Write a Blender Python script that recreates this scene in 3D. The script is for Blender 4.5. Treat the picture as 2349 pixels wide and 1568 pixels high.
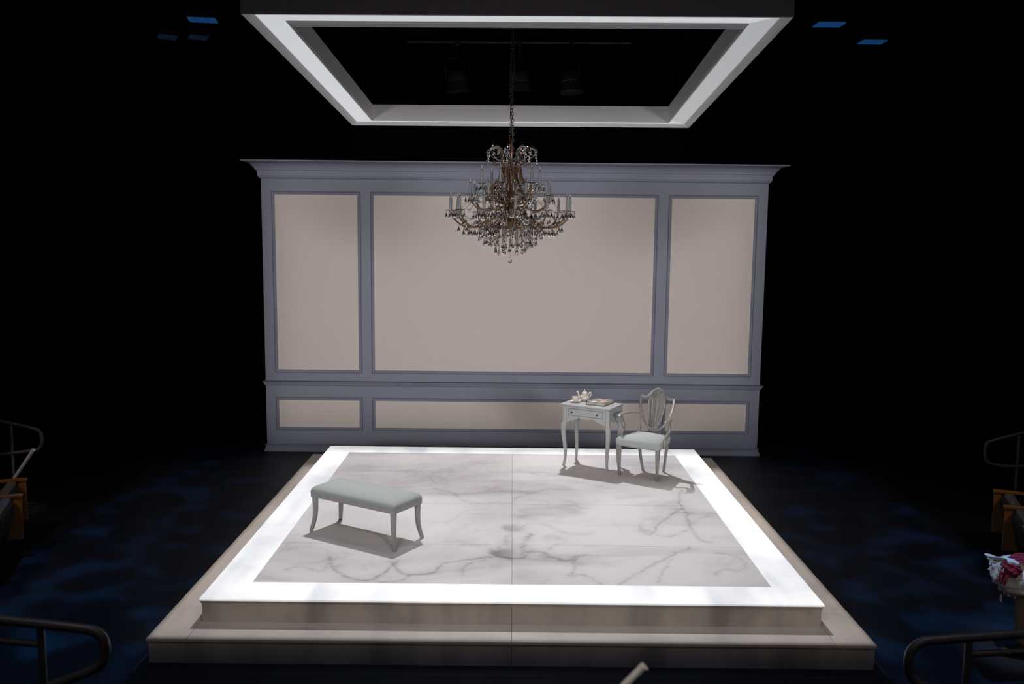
import bpy, math, random
import numpy as np
from mathutils import Vector, Matrix
from math import sin, cos, pi, radians as rad

for o in list(bpy.data.objects): bpy.data.objects.remove(o)
SC = bpy.context.scene
COL = SC.collection
random.seed(7); RNG = np.random.default_rng(11)

# ------------------------------------------------------------------ camera
def axes(yaw, pitch, roll):
    f = Vector((sin(yaw)*cos(pitch), cos(yaw)*cos(pitch), sin(pitch)))
    r = Vector((cos(yaw), -sin(yaw), 0)); u = r.cross(f)
    return r*cos(roll)+u*sin(roll), u*cos(roll)-r*sin(roll), f
cam = bpy.data.cameras.new('camera'); camo = bpy.data.objects.new('camera', cam); COL.objects.link(camo)
r_, u_, f_ = axes(.0003, -.1221, .0101)
camo.matrix_world = Matrix(((r_.x, u_.x, -f_.x, -.0211), (r_.y, u_.y, -f_.y, -6.4644), (r_.z, u_.z, -f_.z, 3.1800), (0, 0, 0, 1)))
cam.sensor_width = 36; cam.lens = 36*2021.36/2349; cam.clip_end = 100
cam.dof.use_dof = True; cam.dof.focus_distance = 9.6; cam.dof.aperture_fstop = 2.8
SC.camera = camo

# ------------------------------------------------------------------ world, exposure
w = bpy.data.worlds.new('dark_house'); SC.world = w; w.use_nodes = True
w.node_tree.nodes['Background'].inputs[0].default_value = (.6, .7, 1, 1)
w.node_tree.nodes['Background'].inputs[1].default_value = .0015
vs = SC.view_settings
vs.view_transform = 'Standard'; vs.look = 'None'; vs.gamma = 1; vs.use_curve_mapping = False; vs.exposure = 0

# ------------------------------------------------------------------ theatre lights
def look(o, tgt):
    o.rotation_euler = (Vector(tgt)-o.location).to_track_quat('-Z', 'Y').to_euler()
def spot(name, loc, tgt, power, half, blend, radius, color, gobo=None, shutter=None):
    l = bpy.data.lights.new(name, 'SPOT'); o = bpy.data.objects.new(name, l); COL.objects.link(o)
    o.location = loc; look(o, tgt)
    l.energy = power; l.spot_size = 2*rad(half); l.spot_blend = blend; l.shadow_soft_size = radius; l.color = color
    if gobo or shutter:
        l.use_nodes = True; nt = l.node_tree; em = nt.nodes['Emission']
        tc = nt.nodes.new('ShaderNodeTexCoord'); sp = nt.nodes.new('ShaderNodeSeparateXYZ')
        nt.links.new(tc.outputs['Normal'], sp.inputs[0])
        ab = nt.nodes.new('ShaderNodeMath'); ab.operation = 'ABSOLUTE'; nt.links.new(sp.outputs[2], ab.inputs[0])
        cb = nt.nodes.new('ShaderNodeCombineXYZ'); q = []
        for i in range(2):
            d = nt.nodes.new('ShaderNodeMath'); d.operation = 'DIVIDE'; q.append(d)
            nt.links.new(sp.outputs[i], d.inputs[0]); nt.links.new(ab.outputs[0], d.inputs[1]); nt.links.new(d.outputs[0], cb.inputs[i])
        fac = None
        def ramp(src, a, b, lo=0, hi=1):
            mr = nt.nodes.new('ShaderNodeMapRange'); mr.interpolation_type = 'SMOOTHSTEP'
            for k, v in ((1, a), (2, b), (3, lo), (4, hi)): mr.inputs[k].default_value = v
            nt.links.new(src, mr.inputs[0]); return mr.outputs[0]
        def mul(a, b):
            if a is None: return b
            m = nt.nodes.new('ShaderNodeMath'); m.operation = 'MULTIPLY'; nt.links.new(a, m.inputs[0]); nt.links.new(b, m.inputs[1]); return m.outputs[0]
        if gobo:      # break-up pattern plate in the lamp
            scale, lo, hi, floor_ = gobo
            nz = nt.nodes.new('ShaderNodeTexNoise'); nz.inputs['Scale'].default_value = scale; nz.inputs['Detail'].default_value = 1.0
            nt.links.new(cb.outputs[0], nz.inputs['Vector']); fac = mul(fac, ramp(nz.outputs[0], lo, hi, floor_, 1))
        if shutter:   # framing shutters of a profile lamp: (x0, x1, y0, y1) as tangents, each with its softness
            for axis, lim, soft, sgn in shutter:
                fac = mul(fac, ramp(q[axis].outputs[0], lim-soft, lim+soft, *((0, 1) if sgn > 0 else (1, 0))))
        nt.links.new(fac, em.inputs['Strength'])
    return o
def area(name, loc, tgt, power, sx, sy, color, spread=pi):
    l = bpy.data.lights.new(name, 'AREA'); o = bpy.data.objects.new(name, l); COL.objects.link(o)
    o.location = loc; look(o, tgt); l.shape = 'RECTANGLE'; l.size = sx; l.size_y = sy; l.energy = power; l.color = color; l.spread = spread
    return o
WARM = (1, .88, .74); COOL = (.80, .88, 1); WHITE = (1, .975, .985)
# area lights of the show: one over the bench through the ceiling opening, one of the hung lamps for desk and chair
# a pair above the opening for the front half, a pair at the hung lamps for the back half, each framed to its quarter
for s in (-1, 1):
    def xs(near, h, x, soft): # inner cut at the centre line and outer cut at the step edge
        t_in = (0-s*x)/h; t_out = (s*2.685-s*x)/(h+.19)
        return [(0, t_in, soft, s), (0, t_out, .005, -s)]
    spot('key_light_front', (s*1.20, 3.7, 6.4), (s*1.20, 3.7, 0), 1080, 50, .1, .03, WHITE, shutter=xs(0, 6.02, 1.20, .045)+[(1, -.6365, .004, 1), (1, -.133, .085, -1)])
    spot('key_light_back', (s*.80, 6.2, 5.10), (s*.80, 6.2, 0), (900 if s > 0 else 720), 56, .1, .04, WHITE, shutter=xs(0, 4.72, .80, .057)+[(1, -.700, .108, 1), (1, -.19, .02, -1)])
area('overhead_fill', (0, 2.4, 9.3), (0, 2.4, 0), 7, .9, .9, WHITE, rad(40))  # unseen soft fill added overhead to lift the shadows
# front-of-house profile lamps, shuttered to the panelled wall
for s in (-1, 1):
    for x in (3.9, 4.7, 5.5, 6.3):
        z = 4.5-.49*(x-1.76); tt = (4.42-z)/10.7; tb = (.02-z)/12.5; t0 = (-3.7-x)/12.5; t1 = (3.75-x)/12.5
        sh = [(1, tt, .034, -1), (1, tb, .05, 1)]+[(0, s*t0, .02, s), (0, s*t1, .02, -s)]
        spot('front_wash', (s*x, -6.4, z), (s*x, 6.1, z), 465, 42, .1, .60, (1, .955, .95), shutter=sh)
# warm front light framed to end on the lip of the lower step and below the back wall
def tang(loc, tgt, p):
    q = (Vector(tgt)-Vector(loc)).to_track_quat('-Z', 'Y').inverted() @ (Vector(p)-Vector(loc)); return q.y/abs(q.z)
for s in (-1, 1):
    a, b = (s*2.0, -6.3, 7.2), (s*2.0, 1.5, .38)
    spot('warm_front_light', a, b, 560, 38, .25, .14, (1, .87, .74), shutter=[(1, tang(a, b, (s*2.0, -.205, .19)), .007, 1), (1, tang(a, b, (s*2.0, 4.9, .38)), .02, -1), (0, s*.088, .008, -s), (0, -s*.53, .01, s)])
area('front_fill', (0, -5.5, 6.5), (0, 0, .5), 9, 3, 1, (1, .9, .85), rad(120))  # unseen area light added to lift the front faces
# unseen spots added to brighten the near rails, the poles and the right front row
spot('aisle_fill', (.7, -4.9, 5.2), (.26, -4.58, 2.17), 230, 9, .6, .05, (1, .95, .88))
for s in (-1, 1): spot('aisle_fill', (s*2.6, -3.6, 5.5), (s*2.1, -2.9, 1.4), 42, 18, .8, .1, (1, .9, .82))
spot('row_fill', (2.5, -.9, 5.6), (3.80, -.03, .66), 620, 5, .8, .05, (.50, .68, 1))
spot('aisle_fill', (-3.9, 1.0, 4.2), (-5.34, 2.94, .66), 150, 3.2, .7, .04, (.86, .84, 1))
spot('row_fill', (3.0, -3.4, 2.6), (3.88, -.05, .35), 40, 9, .8, .05, (1, .80, .62))

# blue break-up pattern on the dark floor, framed off the platforms
for s in (-1, 1):
    sh = [(0, -s*.385, .02, s), (0, -s*.110, .03, -s)]
    spot('blue_floor_wash', (s*5.5, 1.8, 7.0), (s*5.5, 1.8, 0), 900, 40, .8, .05, (.04, .33, 1), gobo=(14, .46, .72, .15), shutter=sh)
    spot('seat_fill', (s*6.2, -1.2, 5.0), (s*4.9, 1.7, .5), 120, 20, .9, .2, (1, .70, .42))  # unseen warm spot added to brighten the wooden seat arms
area('blue_front_floor', (0, -1.6, 7.2), (0, -.9, 0), 8, 5, .6, (.25, .45, 1), rad(70))

# ------------------------------------------------------------------ materials
MATS = {}
def principled(name):
    m = bpy.data.materials.new(name); m.use_nodes = True; MATS[name] = m
    return m, m.node_tree, m.node_tree.nodes['Principled BSDF']
def N(nt, t, **k):
    n = nt.nodes.new(t)
    for a, v in k.items(): setattr(n, a, v)
    return n
def mat(name, c, rough=.6, metal=0, var=.06, scale=9, bump=0, bscale=60, spec=.5, sheen=0, emit=None, es=0, trans=0, ior=1.5, coord='Object', stretch=(1, 1, 1)):
    m, nt, b = principled(name)
    tc = N(nt, 'ShaderNodeTexCoord'); mp = N(nt, 'ShaderNodeMapping'); mp.inputs['Scale'].default_value = stretch
    nt.links.new(tc.outputs[coord], mp.inputs[0])
    nz = N(nt, 'ShaderNodeTexNoise'); nz.inputs['Scale'].default_value = scale; nz.inputs['Detail'].default_value = 4
    nt.links.new(mp.outputs[0], nz.inputs['Vector'])
    mx = N(nt, 'ShaderNodeMix', data_type='RGBA')
    mx.inputs[6].default_value = (*[max(0, v*(1-var)) for v in c], 1); mx.inputs[7].default_value = (*[min(1, v*(1+var)) for v in c], 1)
    nt.links.new(nz.outputs[0], mx.inputs[0]); nt.links.new(mx.outputs[2], b.inputs['Base Color'])
    b.inputs['Roughness'].default_value = rough; b.inputs['Metallic'].default_value = metal
    b.inputs['Specular IOR Level'].default_value = spec; b.inputs['IOR'].default_value = ior
    if sheen: b.inputs['Sheen Weight'].default_value = sheen
    if trans: b.inputs['Transmission Weight'].default_value = trans
    if emit:
        b.inputs['Emission Color'].default_value = (*emit, 1); b.inputs['Emission Strength'].default_value = es
    if bump:
        n2 = N(nt, 'ShaderNodeTexNoise'); n2.inputs['Scale'].default_value = bscale; n2.inputs['Detail'].default_value = 3
        nt.links.new(mp.outputs[0], n2.inputs['Vector'])
        bp = N(nt, 'ShaderNodeBump'); bp.inputs['Strength'].default_value = bump; bp.inputs['Distance'].default_value = .01
        nt.links.new(n2.outputs[0], bp.inputs['Height']); nt.links.new(bp.outputs[0], b.inputs['Normal'])
    return m
def marble(name, c1, c2, scale, vein=.5, attr=False, streak=0, rough=.45, emit=0, ecol=(1, 1, 1)):
    """painted marble in world space: soft clouds, thin ridged veins, optional traced veins from a point attribute"""
    m, nt, b = principled(name)
    g = N(nt, 'ShaderNodeNewGeometry'); mp = N(nt, 'ShaderNodeMapping')
    mp.inputs['Rotation'].default_value = (0, 0, rad(-28)); mp.inputs['Scale'].default_value = (scale, scale*2.0, scale*1.6)
    nt.links.new(g.outputs['Position'], mp.inputs[0])
    cl = N(nt, 'ShaderNodeTexNoise'); cl.inputs['Scale'].default_value = .7; cl.inputs['Detail'].default_value = 5; cl.inputs['Distortion'].default_value = .8
    nt.links.new(mp.outputs[0], cl.inputs['Vector'])
    vn = N(nt, 'ShaderNodeTexNoise'); vn.inputs['Scale'].default_value = .9; vn.inputs['Detail'].default_value = 6; vn.inputs['Distortion'].default_value = 1.4
    nt.links.new(mp.outputs[0], vn.inputs['Vector'])
    s = N(nt, 'ShaderNodeMath', operation='SUBTRACT'); s.inputs[1].default_value = .5; nt.links.new(vn.outputs[0], s.inputs[0])
    a = N(nt, 'ShaderNodeMath', operation='ABSOLUTE'); nt.links.new(s.outputs[0], a.inputs[0])
    rv = N(nt, 'ShaderNodeMapRange'); rv.inputs[1].default_value = 0; rv.inputs[2].default_value = .035; rv.inputs[3].default_value = vein; rv.inputs[4].default_value = 0
    nt.links.new(a.outputs[0], rv.inputs[0])
    cr = N(nt, 'ShaderNodeMapRange'); cr.inputs[1].default_value = .45; cr.inputs[2].default_value = .75; cr.inputs[3].default_value = 0; cr.inputs[4].default_value = .55
    nt.links.new(cl.outputs[0], cr.inputs[0])
    mu = N(nt, 'ShaderNodeMath', operation='MULTIPLY_ADD'); mu.use_clamp = True
    cm = N(nt, 'ShaderNodeMapRange'); cm.inputs[1].default_value = .4; cm.inputs[2].default_value = .65; nt.links.new(cl.outputs[0], cm.inputs[0])
    nt.links.new(rv.outputs[0], mu.inputs[0]); nt.links.new(cm.outputs[0], mu.inputs[1]); nt.links.new(cr.outputs[0], mu.inputs[2])
    fac = mu.outputs[0]
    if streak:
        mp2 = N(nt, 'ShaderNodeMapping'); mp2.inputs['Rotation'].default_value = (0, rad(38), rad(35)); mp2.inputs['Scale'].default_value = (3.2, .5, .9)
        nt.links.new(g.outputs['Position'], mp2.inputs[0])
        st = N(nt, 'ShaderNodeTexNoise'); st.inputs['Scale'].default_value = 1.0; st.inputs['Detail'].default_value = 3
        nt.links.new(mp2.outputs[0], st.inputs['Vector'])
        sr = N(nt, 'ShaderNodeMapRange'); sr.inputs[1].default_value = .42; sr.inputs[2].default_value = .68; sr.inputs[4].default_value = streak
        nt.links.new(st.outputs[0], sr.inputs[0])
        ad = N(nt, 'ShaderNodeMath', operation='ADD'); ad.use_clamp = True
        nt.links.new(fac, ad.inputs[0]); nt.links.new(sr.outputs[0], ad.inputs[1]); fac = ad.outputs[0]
    if attr:
        at = N(nt, 'ShaderNodeAttribute'); at.attribute_name = 'vein'
        nb = N(nt, 'ShaderNodeTexNoise'); nb.inputs['Scale'].default_value = 14; nb.inputs['Detail'].default_value = 4
        nt.links.new(g.outputs['Position'], nb.inputs['Vector'])
        nr = N(nt, 'ShaderNodeMapRange'); nr.inputs[1].default_value = .3; nr.inputs[2].default_value = .65; nr.inputs[3].default_value = .35; nt.links.new(nb.outputs[0], nr.inputs[0])
        ma = N(nt, 'ShaderNodeMath', operation='MULTIPLY_ADD'); ma.use_clamp = True
        nt.links.new(at.outputs['Fac'], ma.inputs[0]); nt.links.new(nr.outputs[0], ma.inputs[1]); nt.links.new(fac, ma.inputs[2]); fac = ma.outputs[0]
    mx = N(nt, 'ShaderNodeMix', data_type='RGBA')
    mx.inputs[6].default_value = (*c1, 1); mx.inputs[7].default_value = (*c2, 1)
    nt.links.new(fac, mx.inputs[0]); nt.links.new(mx.outputs[2], b.inputs['Base Color'])
    b.inputs['Roughness'].default_value = rough
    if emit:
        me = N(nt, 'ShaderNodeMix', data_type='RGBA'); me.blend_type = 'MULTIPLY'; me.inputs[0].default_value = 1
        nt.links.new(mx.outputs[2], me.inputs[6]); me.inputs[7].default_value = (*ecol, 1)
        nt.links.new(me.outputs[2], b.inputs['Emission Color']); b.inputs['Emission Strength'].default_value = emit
    return m
M_floor = mat('black_stage_paint', (.014, .015, .019), rough=.55, var=.35, scale=2.2, bump=.05, coord='Object')
M_drape = mat('black_masking_cloth', (.004, .004, .0045), rough=.95, spec=.05, scale=3)
M_riserfloor = mat('black_carpet', (.012, .012, .014), rough=.95, spec=.1)
M_trim = mat('blue_grey_wall_paint', (.190, .204, .262), rough=.55, var=.03, scale=1.5)
M_cream = mat('cream_wall_fabric', (.60, .535, .50), rough=.8, var=.02, scale=1.2, bump=.04, bscale=220)
M_marble = marble('white_marble_paint', (.72, .705, .715), (.30, .28, .31), .8, vein=.25, attr=True, rough=.42)
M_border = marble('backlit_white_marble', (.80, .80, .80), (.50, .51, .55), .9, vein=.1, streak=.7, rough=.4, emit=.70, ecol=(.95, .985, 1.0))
M_step = marble('beige_marble_paint', (.54, .485, .435), (.38, .345, .325), .9, vein=.3, streak=.6, rough=.5)
M_riser = marble('taupe_marble_light_streaks', (.50, .465, .435), (.26, .243, .235), .9, vein=.1, streak=.95, rough=.5)  # taupe marble with diagonal light streaks painted into its colour
M_frame = mat('white_ceiling_paint', (.72, .72, .74), rough=.6, var=.02, scale=2)
M_paint = mat('grey_white_furniture_paint', (.37, .38, .385), rough=.38, var=.10, scale=16, bump=.03)
M_silver = mat('silver_grey_chair_paint', (.29, .285, .27), rough=.30, metal=.25, var=.12, scale=20, bump=.03)
M_fabric = mat('sage_grey_upholstery', (.375, .42, .415), rough=.9, var=.05, scale=30, bump=.12, bscale=420, sheen=.3)
M_knob = mat('dark_bronze', (.05, .04, .035), rough=.4, metal=.8)
M_porc = mat('cream_porcelain', (.72, .68, .62), rough=.15, var=.06, scale=40, spec=.6)
M_gold = mat('gilt_edging', (.62, .47, .25), rough=.3, metal=.9)
M_pages = mat('book_pages', (.45, .44, .42), rough=.9, scale=200, stretch=(1, 1, 8))
M_bookedge = mat('black_book_cover', (.02, .02, .022), rough=.3)
M_tube = mat('black_tube_rail', (.075, .070, .072), rough=.38, var=.25, scale=30)
M_pole = mat('pale_grey_pole', (.55, .52, .50), rough=.5)
M_wood = mat('orange_oak', (.42, .20, .07), rough=.45, var=.25, scale=5, stretch=(1, 1, 14))
M_plush = mat('charcoal_plush', (.05, .05, .056), rough=.95, sheen=.4, bump=.05, bscale=300)
M_plastic = mat('black_plastic', (.012, .012, .014), rough=.5)
M_metal = mat('dark_lamp_housing', (.022, .022, .024), rough=.6, var=.2)
M_blue = mat('blue_lit_louvre', (.02, .05, .12), rough=.5, emit=(.02, .13, .42), es=.26)
M_bluedim = mat('dim_blue_louvre', (.02, .03, .06), rough=.5, emit=(.02, .05, .14), es=.12)
M_brass = mat('amber_gilt_glass', (.125, .066, .032), rough=.22, metal=.25, var=.3, scale=60)
M_chain = mat('tarnished_chain', (.10, .075, .05), rough=.5, metal=.6)
M_candle = mat('grey_candle_sleeve', (.155, .165, .165), rough=.6)
def glass(name, tint, rough=0):
    m, nt, b = principled(name)
    nz = N(nt, 'ShaderNodeTexNoise'); nz.inputs['Scale'].default_value = 90
    cr = N(nt, 'ShaderNodeMix', data_type='RGBA'); cr.inputs[6].default_value = (*tint, 1); cr.inputs[7].default_value = (*[min(1, t*1.06) for t in tint], 1)
    nt.links.new(nz.outputs[0], cr.inputs[0]); nt.links.new(cr.outputs[2], b.inputs['Base Color'])
    b.inputs['Transmission Weight'].default_value = 1; b.inputs['IOR'].default_value = 1.52; b.inputs['Roughness'].default_value = rough
    return m
M_glass = glass('cut_crystal', (.90, .90, .88)); M_smoky = glass('amber_crystal', (.50, .40, .32))
M_skin = mat('skin', (.50, .33, .25), rough=.5, scale=30)
M_navy = mat('navy_knit', (.018, .022, .040), rough=.95, bump=.2, bscale=200)
M_khaki = mat('khaki_twill', (.20, .155, .125), rough=.9, bump=.1, bscale=260)
M_shoe = mat('dark_leather', (.02, .016, .014), rough=.4)
M_hair = mat('dark_brown_hair', (.03, .02, .014), rough=.6, stretch=(30, 30, 2))
M_blanket = mat('white_wool', (.58, .57, .58), rough=.95, bump=.25, bscale=120, sheen=.3)
def plaid(name):
    m, nt, b = principled(name)
    tc = N(nt, 'ShaderNodeTexCoord'); sp = N(nt, 'ShaderNodeSeparateXYZ'); nt.links.new(tc.outputs['UV'], sp.inputs[0])
    outs = []
    for i, k in ((0, 9), (1, 22)):
        mu = N(nt, 'ShaderNodeMath', operation='MULTIPLY'); mu.inputs[1].default_value = k; nt.links.new(sp.outputs[i], mu.inputs[0])
        fr = N(nt, 'ShaderNodeMath', operation='FRACT'); nt.links.new(mu.outputs[0], fr.inputs[0])
        gt = N(nt, 'ShaderNodeMath', operation='GREATER_THAN'); gt.inputs[1].default_value = .5; nt.links.new(fr.outputs[0], gt.inputs[0]); outs.append(gt)
    ad = N(nt, 'ShaderNodeMath', operation='ADD'); nt.links.new(outs[0].outputs[0], ad.inputs[0]); nt.links.new(outs[1].outputs[0], ad.inputs[1])
    dv = N(nt, 'ShaderNodeMath', operation='MULTIPLY'); dv.inputs[1].default_value = .5; nt.links.new(ad.outputs[0], dv.inputs[0])
    rp = N(nt, 'ShaderNodeValToRGB'); rp.color_ramp.elements[0].color = (.45, .015, .05, 1); rp.color_ramp.elements[1].color = (.02, .006, .012, 1)
    e = rp.color_ramp.elements.new(.5); e.color = (.14, .01, .025, 1)
    nt.links.new(dv.outputs[0], rp.inputs[0]); nt.links.new(rp.outputs[0], b.inputs['Base Color']); b.inputs['Roughness'].default_value = .95
    return m
M_plaid = plaid('red_black_plaid_wool')
def cover(name):
    """photographic dust jacket: greys with a pale patch and a peach patch, a dark strip along the fore edge"""
    m, nt, b = principled(name)
    tc = N(nt, 'ShaderNodeTexCoord'); nz = N(nt, 'ShaderNodeTexNoise'); nz.inputs['Scale'].default_value = 5; nz.inputs['Detail'].default_value = 5
    nt.links.new(tc.outputs['UV'], nz.inputs['Vector'])
    rp = N(nt, 'ShaderNodeValToRGB'); rp.color_ramp.elements[0].position = .32; rp.color_ramp.elements[0].color = (.03, .03, .032, 1)
    rp.color_ramp.elements[1].position = .7; rp.color_ramp.elements[1].color = (.42, .38, .35, 1)
    nt.links.new(nz.outputs[0], rp.inputs[0]); cur = rp.outputs[0]
    for (cx, cy, rx, ry, col) in ((.68, .42, .17, .26, (.72, .40, .28)), (.28, .25, .14, .13, (.62, .62, .62)), (.40, .72, .16, .12, (.45, .40, .34))):
        mp = N(nt, 'ShaderNodeMapping'); mp.inputs['Location'].default_value = (-cx/rx, -cy/ry, 0); mp.inputs['Scale'].default_value = (1/rx, 1/ry, 0)
        nt.links.new(tc.outputs['UV'], mp.inputs[0])
        ln = N(nt, 'ShaderNodeVectorMath', operation='LENGTH'); nt.links.new(mp.outputs[0], ln.inputs[0])
        ad = N(nt, 'ShaderNodeMath', operation='ADD'); nt.links.new(ln.outputs['Value'], ad.inputs[0]); nt.links.new(nz.outputs[0], ad.inputs[1])
        mr = N(nt, 'ShaderNodeMapRange'); mr.inputs[1].default_value = 1.25; mr.inputs[2].default_value = 1.6; mr.inputs[3].default_value = 1; mr.inputs[4].default_value = 0
        nt.links.new(ad.outputs[0], mr.inputs[0])
        mx = N(nt, 'ShaderNodeMix', data_type='RGBA'); nt.links.new(mr.outputs[0], mx.inputs[0]); nt.links.new(cur, mx.inputs[6]); mx.inputs[7].default_value = (*col, 1); cur = mx.outputs[2]
    nt.links.new(cur, b.inputs['Base Color']); b.inputs['Roughness'].default_value = .25
    return m
M_cover = cover('photographic_dust_jacket')

# ------------------------------------------------------------------ mesh helpers
class MB:
    def __init__(s): s.v = []; s.f = []
    def add(s, vs, fs):
        o = len(s.v); s.v += [tuple(v) for v in vs]; s.f += [tuple(i+o for i in f) for f in fs]; return s
    def box(s, x0, x1, y0, y1, z0, z1):
        return s.add([(x, y, z) for z in (z0, z1) for y in (y0, y1) for x in (x0, x1)],
                     [(0, 2, 3, 1), (4, 5, 7, 6), (0, 1, 5, 4), (2, 6, 7, 3), (0, 4, 6, 2), (1, 3, 7, 5)])
    def rings(s, rs, closed=True, caps=True, loop=False):
        n = len(rs[0]); o = len(s.v)
        for r in rs: s.v += [tuple(p) for p in r]
        k = len(rs)
        for i in range(k if loop else k-1):
            a = o+i*n; b = o+((i+1) % k)*n
            for j in range(n if closed else n-1):
                j2 = (j+1) % n; s.f.append((a+j, a+j2, b+j2, b+j))
        if caps and not loop and closed:
            s.f.append(tuple(o+j for j in reversed(range(n)))); s.f.append(tuple(o+(k-1)*n+j for j in range(n)))
        return s
    def lathe(s, prof, n=20, c=(0, 0, 0), flute=0, fn=8, caps=True):
        rs = []
        for r, z in prof:
            rs.append([(c[0]+max(r, 1e-5)*(1+flute*cos(fn*2*pi*j/n))*cos(2*pi*j/n), c[1]+max(r, 1e-5)*(1+flute*cos(fn*2*pi*j/n))*sin(2*pi*j/n), c[2]+z) for j in range(n)])
        return s.rings(rs, caps=caps)
    def tube(s, pts, rad_, n=8, loop=False, sect=None, up=(0, 0, 1), caps=True):
        """sweep; rad_ scalar or list; sect = list of (a,b) cross-section in units of radius"""
        P = [Vector(p) for p in pts]; k = len(P)
        R = rad_ if isinstance(rad_, (list, tuple)) else [rad_]*k
        if sect is None: sect = [(cos(2*pi*j/n), sin(2*pi*j/n)) for j in range(n)]
        rs = []; prev = None
        for i, p in enumerate(P):
            if loop: t = P[(i+1) % k]-P[i-1]
            else: t = P[min(i+1, k-1)]-P[max(i-1, 0)]
            t.normalize()
            if prev is None:
                a = Vector(up)-t*t.dot(Vector(up))
                if a.length < 1e-3: a = Vector((1, 0, 0))-t*t.x
            else: a = prev-t*prev.dot(t)
            a.normalize(); prev = a; b = t.cross(a)
            rr = R[i]; rx, ry = rr if isinstance(rr, (list, tuple)) else (rr, rr)
            rs.append([p+b*(q[0]*rx)+a*(q[1]*ry) for q in sect])
        return s.rings(rs, loop=loop, caps=caps)
    def ball(s, c, r, n=8, m=6, sz=1):
        return s.lathe([(r*sin(pi*i/m), -r*sz*cos(pi*i/m)) for i in range(m+1)], n, c)
    def xf(s, mtx):
        s.v = [tuple(mtx @ Vector(v)) for v in s.v]; return s
    def mesh(s, name, smooth=0):
        me = bpy.data.meshes.new(name); me.from_pydata(s.v, [], s.f); me.validate(); me.update()
        if smooth:
            me.polygons.foreach_set('use_smooth', [True]*len(me.polygons))
            if smooth != True: me.set_sharp_from_angle(angle=rad(smooth))
        return me
    def clamp(s, z=0):
        s.v = [(a, b, max(c, z)) for a, b, c in s.v]; return s
    def build(s, name, m, parent=None, smooth=0, loc=None, rz=0, bevel=0, sub=0):
        me = s.mesh(name, smooth); me.materials.append(m)
        o = bpy.data.objects.new(name, me); COL.objects.link(o)
        if parent: o.parent = parent
        if loc is not None: o.location = loc
        if rz: o.rotation_euler.z = rz
        if bevel:
            bv = o.modifiers.new('bevel', 'BEVEL'); bv.width = bevel; bv.segments = 2; bv.limit_method = 'ANGLE'; bv.angle_limit = rad(35)
        if sub:
            sb = o.modifiers.new('sub', 'SUBSURF'); sb.levels = sub; sb.render_levels = sub
        return o
SQ = [(-1, -1), (1, -1), (1, 1), (-1, 1)]
RSQ = [(-1, -.7), (-.7, -1), (.7, -1), (1, -.7), (1, .7), (.7, 1), (-.7, 1), (-1, .7)]
def empty(name, loc=(0, 0, 0), rz=0, label=None, cat=None, group=None):
    o = bpy.data.objects.new(name, None); COL.objects.link(o); o.location = loc; o.rotation_euler.z = rz; o.empty_display_size = .1
    return tag(o, label, cat, group)
def tag(o, label=None, cat=None, group=None, kind=None):
    if label: o['label'] = label
    if cat: o['category'] = cat
    if group: o['group'] = group
    if kind: o['kind'] = kind
    return o
def copy_part(o, parent, loc=None, rz=None):
    c = o.copy(); COL.objects.link(c); c.parent = parent
    if loc is not None: c.location = loc
    if rz is not None: c.rotation_euler.z = rz
    for ch in list(o.children):
        copy_part(ch, c)
    return c
def bez(p0, p1, p2, p3, n):
    out = []
    for i in range(n+1):
        t = i/n; a, b, c, d = (1-t)**3, 3*t*(1-t)**2, 3*t*t*(1-t), t**3
        out.append(tuple(a*p0[k]+b*p1[k]+c*p2[k]+d*p3[k] for k in range(len(p0))))
    return out
def crom(pts, n=6, closed=False):
    """catmull-rom through points"""
    P = [np.array(p, float) for p in pts]; k = len(P); out = []
    for i in range(k if closed else k-1):
        p0 = P[i-1] if (closed or i > 0) else P[0]*2-P[1]
        p1 = P[i]; p2 = P[(i+1) % k]; p3 = P[(i+2) % k] if (closed or i+2 < k) else P[-1]*2-P[-2]
        for j in range(n):
            t = j/n
            out.append(tuple(.5*((2*p1)+(-p0+p2)*t+(2*p0-5*p1+4*p2-p3)*t*t+(-p0+3*p1-3*p2+p3)*t**3)))
    if not closed: out.append(tuple(P[-1]))
    return out
def mitred(x0, x1, y0, y1, prof, to3):
    """closed mitred frame: profile of (inset, height) swept round a rectangle; to3(x,y,h)->xyz"""
    mb = MB(); rs = []
    for t, h in prof:
        rs.append([to3(x0+t, y0+t, h), to3(x1-t, y0+t, h), to3(x1-t, y1-t, h), to3(x0+t, y1-t, h)])
    mb.rings(rs, caps=False); return mb

# ================================================================== THE SETTING
def struct(name, mb, m, parent=None, **k):
    o = mb.build(name, m, parent, **k); tag(o, kind='structure'); return o
tag(struct('floor', MB().box(-12, 12, -3.0, 12, -.1, 0), M_floor), 'black painted stage floor mottled with dim blue light', 'floor')
tag(struct('wall_rear', MB().box(-12, 12, 12, 12.1, 0, 9.5), M_drape), 'black masking far behind the panelled wall', 'wall')
tag(struct('wall_left', MB().box(-12.1, -12, -12, 12, 0, 9.5), M_drape), 'black wall beyond the left seats', 'wall')
tag(struct('wall_right', MB().box(12, 12.1, -12, 12, 0, 9.5), M_drape), 'black wall beyond the right seats', 'wall')
tag(struct('wall_front', MB().box(-12, 12, -12.1, -12, 0, 9.5), M_drape), 'black wall behind the audience', 'wall')
tag(struct('ceiling', MB().box(-12, 12, -12, 12, 9.5, 9.6), M_drape), 'black ceiling over the stage', 'ceiling')
rt = MB()
for i in range(7):
    rt.box(-12, 12, -12, -1.75-.85*i, (.25*i if i else -.1), .25*(i+1))
tag(struct('floor_tiers', rt, M_riserfloor), 'black carpeted audience tiers below the camera', 'floor')

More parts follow.
